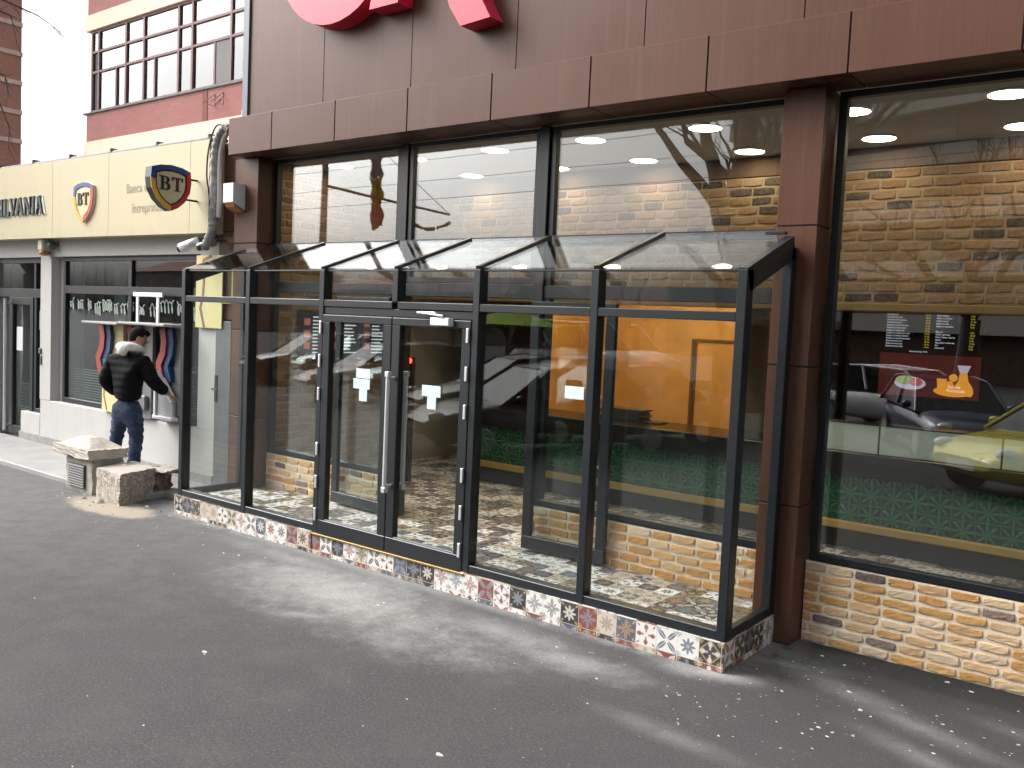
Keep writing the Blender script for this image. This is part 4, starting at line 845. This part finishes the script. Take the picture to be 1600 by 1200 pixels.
# ------------------------------------------------------------------ the man at the cash machine
def skin(name, pts, edges, mat, parent, levels=2, root=0, disp=None):
    me = bpy.data.meshes.new('figure_source'); me.from_pydata([p[0] for p in pts], edges, [])
    o = bpy.data.objects.new('figure_source', me); COL.objects.link(o)
    o.modifiers.new('s', 'SKIN'); sub = o.modifiers.new('d', 'SUBSURF'); sub.levels = sub.render_levels = levels
    for i, p in enumerate(pts):
        rr = p[1] if isinstance(p[1], tuple) else (p[1], p[1])
        me.skin_vertices[0].data[i].radius = rr; me.skin_vertices[0].data[i].use_root = (i == root)
    dg = bpy.context.evaluated_depsgraph_get(); dg.update(); ev = o.evaluated_get(dg).to_mesh()
    mb = MB(); mb.add([v.co[:] for v in ev.vertices], [tuple(f.vertices) for f in ev.polygons], None, True)
    o.evaluated_get(dg).to_mesh_clear(); bpy.data.objects.remove(o); bpy.data.meshes.remove(me)
    if disp: mb.v = [disp(Vector(v)) for v in mb.v]
    return mb
man = thing('person', 'man in black puffer jacket, white hood and blue jeans at the cash machine', 'person', (-1.70, .48, .06))
def W(r, f, z): return r, f, z
MX, MYY, MZ, MA = -1.83, .46, .06, radians(22)                   # local: x right, y ahead, z up; turned a little to the right
def L(x, y, z): return (MX + x*cos(MA) - y*sin(MA), MYY + x*sin(MA) + y*cos(MA), MZ + z)
def chain(spec): return [(L(*p), r) for p, r in spec]
# the body is one continuous surface; trousers, jacket and hood go over it
bp = chain([((0, 0, .95), (.09, .07)), ((0, .01, 1.15), (.10, .08)), ((0, .02, 1.36), (.13, .09)), ((0, .04, 1.49), (.055, .055)), ((.015, .07, 1.57), (.052, .055)), ((.04, .105, 1.65), (.072, .085)), ((.045, .115, 1.71), (.066, .075)),
 ((-.17, .01, 1.40), .050), ((-.285, -.04, 1.15), .040), ((-.19, .13, 0.99), .032), ((.17, .02, 1.40), .050), ((.31, .03, 1.17), .040), ((.46, .17, 1.01), .032),
 ((-.09, .0, .88), .060), ((-.20, .06, .52), .046), ((-.30, .10, .12), .036), ((-.31, .20, .045), .030), ((.09, .0, .88), .060), ((.10, .03, .50), .046), ((.12, -.04, .10), .036), ((.14, .07, .035), .030)])
be = [(0, 1), (1, 2), (2, 3), (3, 4), (4, 5), (5, 6), (2, 7), (7, 8), (8, 9), (2, 10), (10, 11), (11, 12), (0, 13), (13, 14), (14, 15), (15, 16), (0, 17), (17, 18), (18, 19), (19, 20)]
body = skin('body', bp, be, None, None)
# face, ear and both hands joined to the body mesh
def hand(wr, d, side, palm_n):
    """five separate fingers and a palm, curled; wr wrist, d pointing direction, palm_n palm normal"""
    d = Vector(d).normalized(); n = Vector(palm_n).normalized(); s = d.cross(n).normalized()*side; wr = Vector(wr)
    pts = [((wr)[:], (.021, .017)), ((wr + d*.045)[:], (.036, .016)), ((wr + d*.085)[:], (.038, .014))]; ed = [(0, 1), (1, 2)]
    for k, (off, ln) in enumerate(((-.030, .070), (-.010, .080), (.010, .076), (.029, .060))):
        b0 = wr + d*.088 + s*off; a = len(pts); c1 = b0 + d*ln*.42 + n*ln*.12; c2 = c1 + d*ln*.30 + n*ln*.26; c3 = c2 + d*ln*.12 + n*ln*.26
        pts += [(b0[:], .0095), (c1[:], .0088), (c2[:], .0080), (c3[:], .0068)]; ed += [(2, a), (a, a+1), (a+1, a+2), (a+2, a+3)]
    a = len(pts); t0 = wr + d*.03 - s*.030; t1 = t0 + d*.03 - s*.024 + n*.010; t2 = t1 + d*.032 - s*.004 + n*.012
    pts += [(t0[:], .012), (t1[:], .0105), (t2[:], .0085)]; ed += [(1, a), (a, a+1), (a+1, a+2)]
    return skin('hand', pts, ed, None, None, 1)
hd = Vector(L(.46, .17, 1.01)) - Vector(L(.31, .03, 1.17))
for h in (hand(L(.46, .17, 1.01), hd + Vector((.0, .0, .03)), 1, (-.3, .2, -1)), hand(L(-.19, .13, .99), Vector(L(-.11, .22, .96)) - Vector(L(-.19, .13, .99)), -1, (.4, -.2, -1))):
    body.add(h.v, h.f, None, True)
HC = Vector(L(.043, .11, 1.675)); fwd = (Vector(L(.72, .70, -.42)) - Vector(L(0, 0, 0))).normalized(); sd = fwd.cross(Vector((0, 0, 1))).normalized(); upv = sd.cross(fwd).normalized()
def hp(a, b, c): return (HC + sd*a + fwd*b + upv*c)
def headball(mb, c, r, sc_):
    bm = bmesh.new(); bmesh.ops.create_uvsphere(bm, u_segments=14, v_segments=10, radius=1)
    for v in bm.verts: v.co = hp(c[0]+v.co.x*r*sc_[0], c[1]+v.co.y*r*sc_[1], c[2]+v.co.z*r*sc_[2])
    mb.bm(bm, None, True)
headball(body, (0, .0, .0), .1, (.76, .95, 1.12)); headball(body, (0, .045, -.055), .1, (.58, .55, .62)); headball(body, (0, .108, -.012), .1, (.13, .20, .22))
headball(body, (0, .09, -.060), .1, (.24, .09, .07)); 
for s in (-1, 1): headball(body, (s*.078, -.005, -.01), .1, (.11, .20, .32)); headball(body, (s*.032, .082, .012), .1, (.13, .08, .07))
obj('body', body, M['skin'], man)
h = MB(); headball(h, (0, -.018, .022), .1, (.83, .99, 1.13)); headball(h, (0, .045, .085), .1, (.66, .62, .38))
h.v = [tuple(Vector(v) + (Vector((random.uniform(-1, 1), random.uniform(-1, 1), random.uniform(-1, 1)))*.003)) for v in h.v]
# leave face and ears clear of hair
keep = []
for f in h.f:
    c = sum((Vector(h.v[i]) for i in f), Vector())/len(f) - HC; a, b_, c_ = c.dot(sd), c.dot(fwd), c.dot(upv)
    if not (b_ > .035 and c_ < .045) and not (c_ < -.09) and not (abs(a) > .05 and b_ > -.005 and c_ < .02): keep.append(f)
h.c = [None]*len(keep); h.sm = [True]*len(keep); h.f = keep; obj('hair', h, M['hair'], man)
jp = chain([((0, .0, .91), (.185, .14)), ((0, .0, 1.02), (.205, .155)), ((0, -.01, 1.20), (.225, .165)), ((0, .0, 1.36), (.22, .145)), ((0, .02, 1.46), (.13, .11)), ((0, .035, 1.515), (.088, .088)),
 ((-.205, .0, 1.39), (.105, .10)), ((-.305, -.045, 1.15), (.096, .092)), ((-.225, .11, .99), (.074, .07)), ((.205, .01, 1.39), (.105, .10)), ((.325, .025, 1.17), (.092, .088)), ((.435, .15, 1.03), (.064, .062))])
je = [(0, 1), (1, 2), (2, 3), (3, 4), (4, 5), (3, 6), (6, 7), (7, 8), (3, 9), (9, 10), (10, 11)]
r = random.Random(3)
def quilt(v):
    k = sin((v.z - MZ)*2*pi/.085)*.0018; c = Vector((MX, MYY, v.z)); d = (v - c); d.z = 0
    return tuple(v + d.normalized()*(k + r.uniform(-.002, .002)))
obj('jacket', skin('jacket', jp, je, None, None, 3, disp=quilt), M['puffer'], man)
tp = chain([((0, -.005, .98), (.165, .135)), ((0, -.01, .86), (.170, .145)), ((-.11, .01, .72), (.108, .11)), ((-.20, .07, .50), (.082, .085)), ((-.26, .09, .30), (.074, .077)), ((-.30, .09, .10), (.07, .072)), ((.105, -.005, .72), (.108, .11)), ((.105, .03, .48), (.083, .086)), ((.112, -.01, .28), (.075, .078)), ((.12, -.04, .09), (.07, .074))])
te = [(0, 1), (1, 2), (2, 3), (3, 4), (4, 5), (1, 6), (6, 7), (7, 8), (8, 9)]
def crumple(v): k = .004*sin(v.z*55 + v.x*20) + .003*sin(v.z*90 - v.y*30); return (v.x + k, v.y + k*.6, v.z)
obj('jeans', skin('jeans', tp, te, None, None, 3, disp=crumple), M['denim'], man)
for p in (((-.30, .06, .05), (-.305, .14, .045), (-.315, .25, .03)), ((.12, -.07, .045), (.128, .01, .04), (.15, .12, .028))):
    obj('shoe', skin('shoe', chain([(p[0], (.042, .045)), (p[1], (.045, .042)), (p[2], (.042, .028))]), [(0, 1), (1, 2)], None, None, 2), M['shoe'], man)
hp_ = MB(); rings = []
for i in range(13):                                            # hood lying on the shoulders
    a = -pi*1.08 + i/12*pi*1.16 + pi/2*0; 
    rings.append((L(.015 + .130*cos(a + pi*.04), .035 + .140*sin(a + pi*.04), 1.535 + .045*sin(-a)), .062 - .022*abs(i-6)/6))
sk = [(p, (q, q*1.0)) for p, q in rings]
obj('hood', skin('hood', sk + [(L(0, -.125, 1.46), (.090, .06))], [(i, i+1) for i in range(12)] + [(6, 13)], None, None, 2, root=6), M['hood_white'], man)
# ------------------------------------------------------------------ street trees, bare
def bare_tree(label, loc, H=9., tr=.34, seed=1, spread=1., extra=()):
    r = random.Random(seed); t = thing('street_tree', label, 'tree', loc, 'bare street trees along the road')
    tk, cr = MB(), MB(); loc = Vector(loc)
    fork = H*.28; tp_ = [loc + Vector((0, 0, -.1)), loc + Vector((.06, .03, fork*.45)), loc + Vector((-.05, .02, fork))]
    tk.tube(tp_, [tr*1.25, tr, tr*.95], 12)
    def grow(mb, p, d, ln, rad, depth):
        n = 4; path = [p.copy()]; q = p.copy(); dd = d.copy()
        for i in range(n):
            dd = (dd + Vector((r.uniform(-1, 1), r.uniform(-1, 1), r.uniform(-.6, 1)))*.17).normalized(); q = q + dd*ln/n; path.append(q.copy())
        mb.tube(path, [rad*(1-.55*i/n) for i in range(n+1)], 8 if depth > 3 else (5 if depth > 1 else 3), cap=False)
        if depth == 0: return
        for k in range(3 if depth > 1 else 4):
            i = r.randint(1, n); e = (dd + Vector((r.uniform(-1, 1), r.uniform(-1, 1), r.uniform(-.25, .8)))*.85).normalized()
            grow(cr, path[i], e, ln*r.uniform(.5, .78), rad*.45, depth-1)
    for k in range(4):
        a = k*pi/2 + r.uniform(-.5, .5); d = Vector((cos(a)*.55*spread, sin(a)*.55*spread, 1)).normalized()
        grow(tk, tp_[-1], d, H*.34, tr*.55, 5)
    for path in extra:
        p = [Vector(q) for q in path]; cr.tube(p, [.028*(1-.85*i/(len(p)-1)) for i in range(len(p))], 5, cap=False)
        for i in range(1, len(p)):
            for k in range(5):
                e = (p[i]-p[i-1]).normalized() + Vector((r.uniform(-1, 1), r.uniform(-1, 1), r.uniform(-1.1, .4)))*.9
                s = p[i-1].lerp(p[i], r.random()); q = s + e.normalized()*r.uniform(.15, .5); cr.tube([s, s.lerp(q, .5) + Vector((0, 0, -.03)), q], [.006, .005, .002], 3, cap=False)
    obj('trunk', tk, M['bark'], t); obj('crown', cr, M['twig'], t); return t
lt = bare_tree('bare tree whose twigs hang in at the top left corner', (-10.6, -1.2, 0), 9.5, .2, 5, 1.0,
  extra=(((-9.6, -.4, 6.9), (-8.6, .9, 7.35), (-8.2, 1.7, 7.15), (-8.0, 2.15, 7.0), (-7.95, 2.5, 6.82)), ((-9.7, 0, 6.6), (-8.8, 1.0, 7.3), (-8.1, 1.75, 6.9), (-8.0, 1.82, 6.4)), ((-9.9, .3, 5.8), (-8.8, 1.2, 5.75), (-8.2, 1.6, 5.5), (-8.0, 1.7, 5.0), (-8.0, 1.68, 4.6)), ((-9.9, .2, 6.3), (-8.7, 1.2, 6.0), (-8.1, 1.66, 5.9), (-8.0, 1.7, 5.5))))
bt = bare_tree('massive bare tree standing by the kerb behind the photographer', (.9, -9.6, 0), 11., .55, 17, 1.05)
nb = bare_tree('bare tree behind the parked cars, mirrored in the right window', (17., -16.5, 0), 13., .40, 23, 1.25)
for i, (x, y, s, a) in enumerate(((-13, -22, .36, 1.), (-17, -27, .4, 2.), (-24, -31, .45, .4), (-4, -27, .6, 3.), (-33, -37, .5, 4.), (-44, -46, .55, 5.), (2, -25, .8, 2.6), (-22, -47, .55, .9))):
    dup(nb, (x, y, 0), a, ['small bare tree mirrored in the porch glass', 'bare tree across the road'][i % 2] + f' near the {["grey car", "dark car", "lamp post", "white van", "far wall", "far corner", "brick block", "car park"][i]}', s)
# ------------------------------------------------------------------ vehicles parked behind the photographer
def car(label, paintm, loc, rot, Ln=4.3, Wd=1.75, Ht=1.46, style='hatch', cat='car'):
    t = thing('parked_car', label, cat, (0, 0, 0), 'vehicles parked along the street'); h = Ln/2; w = Wd/2; k = Ht/1.46
    belt = .90*k
    sec = [(-h, .42, .62, .62*w), (-h+.10, .30, .80*k, .84*w), (-h+.45, .22, belt, .96*w), (-.6, .20, belt+.02, w), (.6, .20, belt, w), (h-1.05, .22, belt-.03, .98*w), (h-.45, .24, belt-.14, .92*w), (h-.12, .32, .66*k, .80*w), (h, .42, .56, .6*w)]
    b = MB(); rings = []
    for x, z0, z1, hw in sec:
        pr = []
        for q in range(16):
            a = 2*pi*q/16; ca, sa = cos(a), sin(a); e = .45
            pr.append((x, hw*math.copysign(abs(ca)**e, ca), (z0+z1)/2 + (z1-z0)/2*math.copysign(abs(sa)**e, sa)))
        rings.append(pr)
    v = [p for g_ in rings for p in g_]; n = 16
    b.add(v, [(i*n+q, i*n+(q+1) % n, (i+1)*n+(q+1) % n, (i+1)*n+q) for i in range(len(sec)-1) for q in range(n)], None, True); b.add(rings[0], [tuple(reversed(range(n)))]); b.add(rings[-1], [tuple(range(n))])
    obj('body', b, M[paintm], t)
    rear = {'hatch': (-h+.18, -h+.62), 'estate': (-h+.12, -h+.38), 'saloon': (-h+.75, -h+1.25)}[style]; fr = (h-1.12, h-1.95)
    bl = [(rear[0], belt-.02), (fr[0], belt-.06)]; tl = [(rear[1], Ht-.06), ((rear[1]+fr[1])/2, Ht-.01), (fr[1], Ht-.07)]
    wb, wt = w*.95, w*.74; g_ = MB(); P = [bl[0], bl[1], tl[2], tl[1], tl[0]]; hw = [wb, wb, wt, wt, wt]
    v = [(x, -a, z) for (x, z), a in zip(P, hw)] + [(x, a, z) for (x, z), a in zip(P, hw)]
    g_.add(v, [(0, 1, 2, 3, 4), (9, 8, 7, 6, 5), (1, 6, 7, 2), (4, 9, 5, 0)]); obj('window', g_, M['car_glass'], t)
    r_ = MB(); r_.add([(x, s*a, z+.012) for s in (-1, 1) for (x, z), a in zip(tl, [wt+.01]*3)], [(0, 1, 4, 3), (1, 2, 5, 4)])
    for s in (-1, 1):
        for a, c in ((bl[0], tl[0]), (((rear[0]+fr[0])/2, belt), ((rear[1]+fr[1])/2, Ht-.03)), (bl[1], tl[2])): r_.tube([(a[0], s*(wb+.004), a[1]), (c[0], s*(wt+.006), c[1])], .035, 6)
        r_.tube([(x, s*(wt+.008), z) for x, z in tl], .03, 6)
    obj('roof', r_, M[paintm], t)
    for x in (-h+.78, h-.82):
        for s in (-1, 1):
            b = MB(); b.tube([(x, s*(w-.2), .31), (x, s*(w+.012), .31)], .31, 22); o = obj('wheel', b, M['tyre'], t); b = MB(); b.tube([(x, s*(w+.013), .31), (x, s*(w+.02), .31)], [.20, .17], 16); obj('rim', b, M['steel'], o)
    for s in (-1, 1):
        b = MB(); b.ball((h-.20, s*w*.66, .66*k), .12, scale=(1.2, 1.1, .7)); obj('headlight', b, M['lamp_clear'], t)
        b = MB(); b.ball((-h+.09, s*w*.70, .76*k), .11, scale=(.7, 1, 1.3)); obj('tail_light', b, M['lamp_red'], t)
        b = MB(); b.ball((fr[0]-.25, s*(w+.07), belt+.05), .09, scale=(.7, 1, .8)); obj('mirror', b, M[paintm], t)
    b = MB(); b.box(-h-.004, -h+.03, -.26, .26, .50, .61); b.box(h-.03, h+.004, -.26, .26, .40, .51); obj('number_plate', b, M['logo_white'], t)
    t.location = loc; t.rotation_euler = (0, 0, rot); return t
car('yellow taxi waiting at the kerb, mirrored in the right window', 'paint_yellow', (7.0, -8.0, 0), radians(128), 4.3, 1.74, 1.5, 'saloon', 'taxi')
car('dark blue hatchback parked behind the taxi', 'paint_blue', (4.4, -11.4, 0), radians(62), 4.1, 1.72, 1.47)
car('white estate car parked beyond the blue hatchback', 'paint_white', (2.6, -15.5, 0), radians(20), 4.6, 1.8, 1.5, 'estate')
car('red saloon parked at the right of the row', 'paint_red', (8.6, -15.2, 0), radians(15), 4.4, 1.74, 1.45, 'saloon')
car('black saloon parked opposite the porch doors', 'paint_black', (-.4, -6.9, 0), radians(118), 4.6, 1.8, 1.45, 'saloon')
car('dark grey saloon parked beside the black one', 'paint_grey', (-3.0, -9.5, 0), radians(120), 4.5, 1.78, 1.45, 'saloon')
car('graphite estate parked further along the road', 'paint_grey', (-7.8, -10.5, 0), radians(110), 4.6, 1.8, 1.5, 'estate')
car('black estate parked at the far end', 'paint_black', (-13.5, -13., 0), radians(110), 4.6, 1.8, 1.55, 'estate')
car('white van parked across the road', 'paint_white', (-8.5, -20., 0), radians(8), 5.2, 1.95, 2.3, 'estate', 'van')
# lamp post with a flag
lp = thing('lamp_post', 'grey lamp post with a long arm, cable and flag holder', 'lamp post', (-8.6, -7.0, 0))
b = MB(); b.tube([(-8.6, -7.0, 0), (-8.6, -7.0, 9)], [.11, .06], 12); obj('pole', b, M['zinc'], lp); b = MB(); b.tube([(-8.55, -7, 5.15), (-4.6, -7.0, 4.33)], [.035, .025], 8); b.tube([(-6.8, -7.0, 4.78), (-6.85, -7, 5.85)], .02, 8); obj('arm', b, simple('rust', (.20, .10, .05), .7), lp)
b = MB(); R = random.Random(3)
for i in range(26):
    t_ = i/25; b.ball((-6.0+1.4*t_, -7+R.uniform(-.03, .03), 4.40-.25*t_-.35*sin(pi*t_)*.6), .035+R.uniform(-.01, .012), 6)
obj('garland', b, M['rust'], lp)
b = MB(); b.tube([(-4.6, -7, 4.34), (-8.6, -7, 7.2)], .008, 5); obj('stay_wire', b, M['twig'], lp)
fg = thing('flag', 'hanging blue, yellow and red flag on the lamp post arm', 'flag', (-6.85, -7, 5.8))
for k, nm in enumerate(('flag_blue', 'flag_yellow', 'flag_red')):
    b = MB(); nx, nz = 10, 8; z1, z0 = 5.85-k*.58, 5.85-(k+1)*.58
    pts = [(-6.85 + (-.18 + .36*i/nx)*(1+.25*sin(j+k*8)), -7.03 + .05*sin(i*1.9+j*.35+k), z1+(z0-z1)*j/nz - .05*sin(i*.5)) for j in range(nz+1) for i in range(nx+1)]
    b.add(pts, [(j*(nx+1)+i, j*(nx+1)+i+1, (j+1)*(nx+1)+i+1, (j+1)*(nx+1)+i) for j in range(nz) for i in range(nx)], None, True); obj('stripe', b, M[nm], fg)
for i, (z, y) in enumerate(((5.2, -8.5), (5.7, -8.8), (6.3, -9.2))):
    b = MB(); b.tube([(-60, y-2, z+.9), (-40, y, z+.1), (-20, y, z-.35), (0, y, z-.2), (20, y, z+.3), (50, y+2, z+1)], .006, 5); tag(obj('overhead_cable', b, M['twig']), ['lowest', 'middle', 'highest'][i] + ' black cable strung along the street', 'cable', 'cables strung along the street')
# block of flats and low buildings across the street
ob = thing('opposite_block', 'dark brick block of flats with pale balcony bands across the street', 'apartment block', (0, 0, 0))
b = MB(); b.box(-20, 26, -10, 0, 0, 26); obj('wall', b, M['block_dark'], ob); b = MB()
for i in range(8): b.box(-20.1, 26.1, -1, .7, 2.6+i*3.0, 3.6+i*3.0)
obj('balcony', b, M['block_band'], ob)
for i in range(8):
    b = MB()
    for k in range(12): b.box(-18.5+k*3.7, -16.6+k*3.7, .0, .05, 3.65+i*3, 5.3+i*3)
    obj('window', b, M['flat_pane_dark'], ob)
ob.location = (2, -44, 0); ob.rotation_euler = (0, 0, radians(14))
for i, (x, y, w, d, h) in enumerate(((-70, -62, 26, 10, 5), (-38, -66, 18, 9, 4.2), (-112, -60, 30, 12, 7))):
    t = thing('low_building', ['long low ochre building', 'small low building', 'broad two storey building'][i] + ' on the far side of the road', 'building', (x, y, 0))
    b = MB(); b.box(x, x+w, y-d, y, 0, h); obj('wall', b, M['far_wall'], t); b = MB(); b.prism([(y-d-.5, h), (y+.5, h), (y-d/2, h+1.8)], 'x', x-.4, x+w+.4); obj('roof', b, M['far_roof'], t)
    b = MB()
    for k in range(int(w/3)): b.box(x+1+k*3, x+2.4+k*3, y, y+.05, 1, 2.8)
    obj('window', b, M['flat_pane_dark'], t)
r = random.Random(8); b = MB()
for i in range(2600):
    x, y = r.uniform(-170, 90), -75 + r.uniform(-9, 9); h_ = r.uniform(3, 9)*(1 + .3*sin(x*.11)); z0 = r.uniform(0, 2.); l = r.uniform(-1.4, 1.4)
    b.add([(x-.07, y, z0), (x+.07, y, z0), (x+l+.02, y+r.uniform(-.5, .5), z0+h_)], [(0, 1, 2)])
obj('woods', b, M['twig'], kind='stuff')
um = thing('market_umbrella', 'lime green parasol across the road', 'parasol', (-9.5, -17.5, 0))
b = MB(); R0 = 1.7
for k in range(8):
    a0, a1 = k*pi/4, (k+1)*pi/4; b.add([(-9.5, -17.5, 2.6), (-9.5+R0*cos(a0), -17.5+R0*sin(a0), 2.05), (-9.5+R0*cos(a1), -17.5+R0*sin(a1), 2.05)], [(0, 1, 2)])
obj('canopy', b, M['lime_fabric'], um); b = MB(); b.tube([(-9.5, -17.5, 0), (-9.5, -17.5, 2.6)], .025, 8); obj('pole', b, M['steel'], um)
# ------------------------------------------------------------------ sky, sun, camera
SUN_EL, SUN_AZ = radians(40), radians(246)
w = bpy.data.worlds.new('World'); sc.world = w; w.use_nodes = True; nt = w.node_tree
for n in list(nt.nodes): nt.nodes.remove(n)
sk = nt.nodes.new('ShaderNodeTexSky'); sk.sky_type = 'NISHITA'; sk.sun_disc = False; sk.sun_elevation = SUN_EL; sk.sun_rotation = SUN_AZ; sk.air_density = 1.; sk.dust_density = 9.; sk.ozone_density = 1.
hs_ = nt.nodes.new('ShaderNodeHueSaturation'); hs_.inputs['Saturation'].default_value = .22; bg = nt.nodes.new('ShaderNodeBackground'); bg.inputs['Strength'].default_value = SKY; ow = nt.nodes.new('ShaderNodeOutputWorld')
nt.links.new(sk.outputs[0], hs_.inputs['Color']); nt.links.new(hs_.outputs[0], bg.inputs[0]); nt.links.new(bg.outputs[0], ow.inputs[0])
sl = bpy.data.lights.new('sun', 'SUN'); sl.energy = .6; sl.angle = radians(25); sl.color = (1., .97, .93); so = bpy.data.objects.new('sun', sl); COL.objects.link(so)
sv = Vector((sin(SUN_AZ)*cos(SUN_EL), cos(SUN_AZ)*cos(SUN_EL), sin(SUN_EL))); so.rotation_euler = (-sv).to_track_quat('-Z', 'Y').to_euler(); so.location = (0, -10, 20)
cd = bpy.data.cameras.new('camera'); cam = bpy.data.objects.new('camera', cd); COL.objects.link(cam); sc.camera = cam
cd.sensor_width = 36; cd.lens = 1406.5775*36/1600; cd.clip_end = 2000; cd.clip_start = .05
yaw, pit, rol = CAMR
fw = Vector((-sin(yaw)*cos(pit), cos(yaw)*cos(pit), sin(pit))); rt = Vector((cos(yaw), sin(yaw), 0)); up = rt.cross(fw); r2 = rt*cos(rol) + up*sin(rol); u2 = up*cos(rol) - rt*sin(rol)
mw = Matrix((r2, u2, -fw)).transposed().to_4x4(); mw.translation = Vector((8.31698, -5.16861, 2.10897)); cam.matrix_world = mw
sc.render.engine = 'CYCLES'; cy = sc.cycles; cy.max_bounces = 10; cy.diffuse_bounces = 4; cy.glossy_bounces = 5; cy.transmission_bounces = 6; cy.transparent_max_bounces = 32; cy.sample_clamp_indirect = 6
cy.use_denoising = True; cy.caustics_reflective = False; cy.caustics_refractive = False
sc.view_settings.view_transform = 'Standard'; sc.view_settings.look = 'None'; sc.view_settings.gamma = 1; sc.view_settings.exposure = EXPO
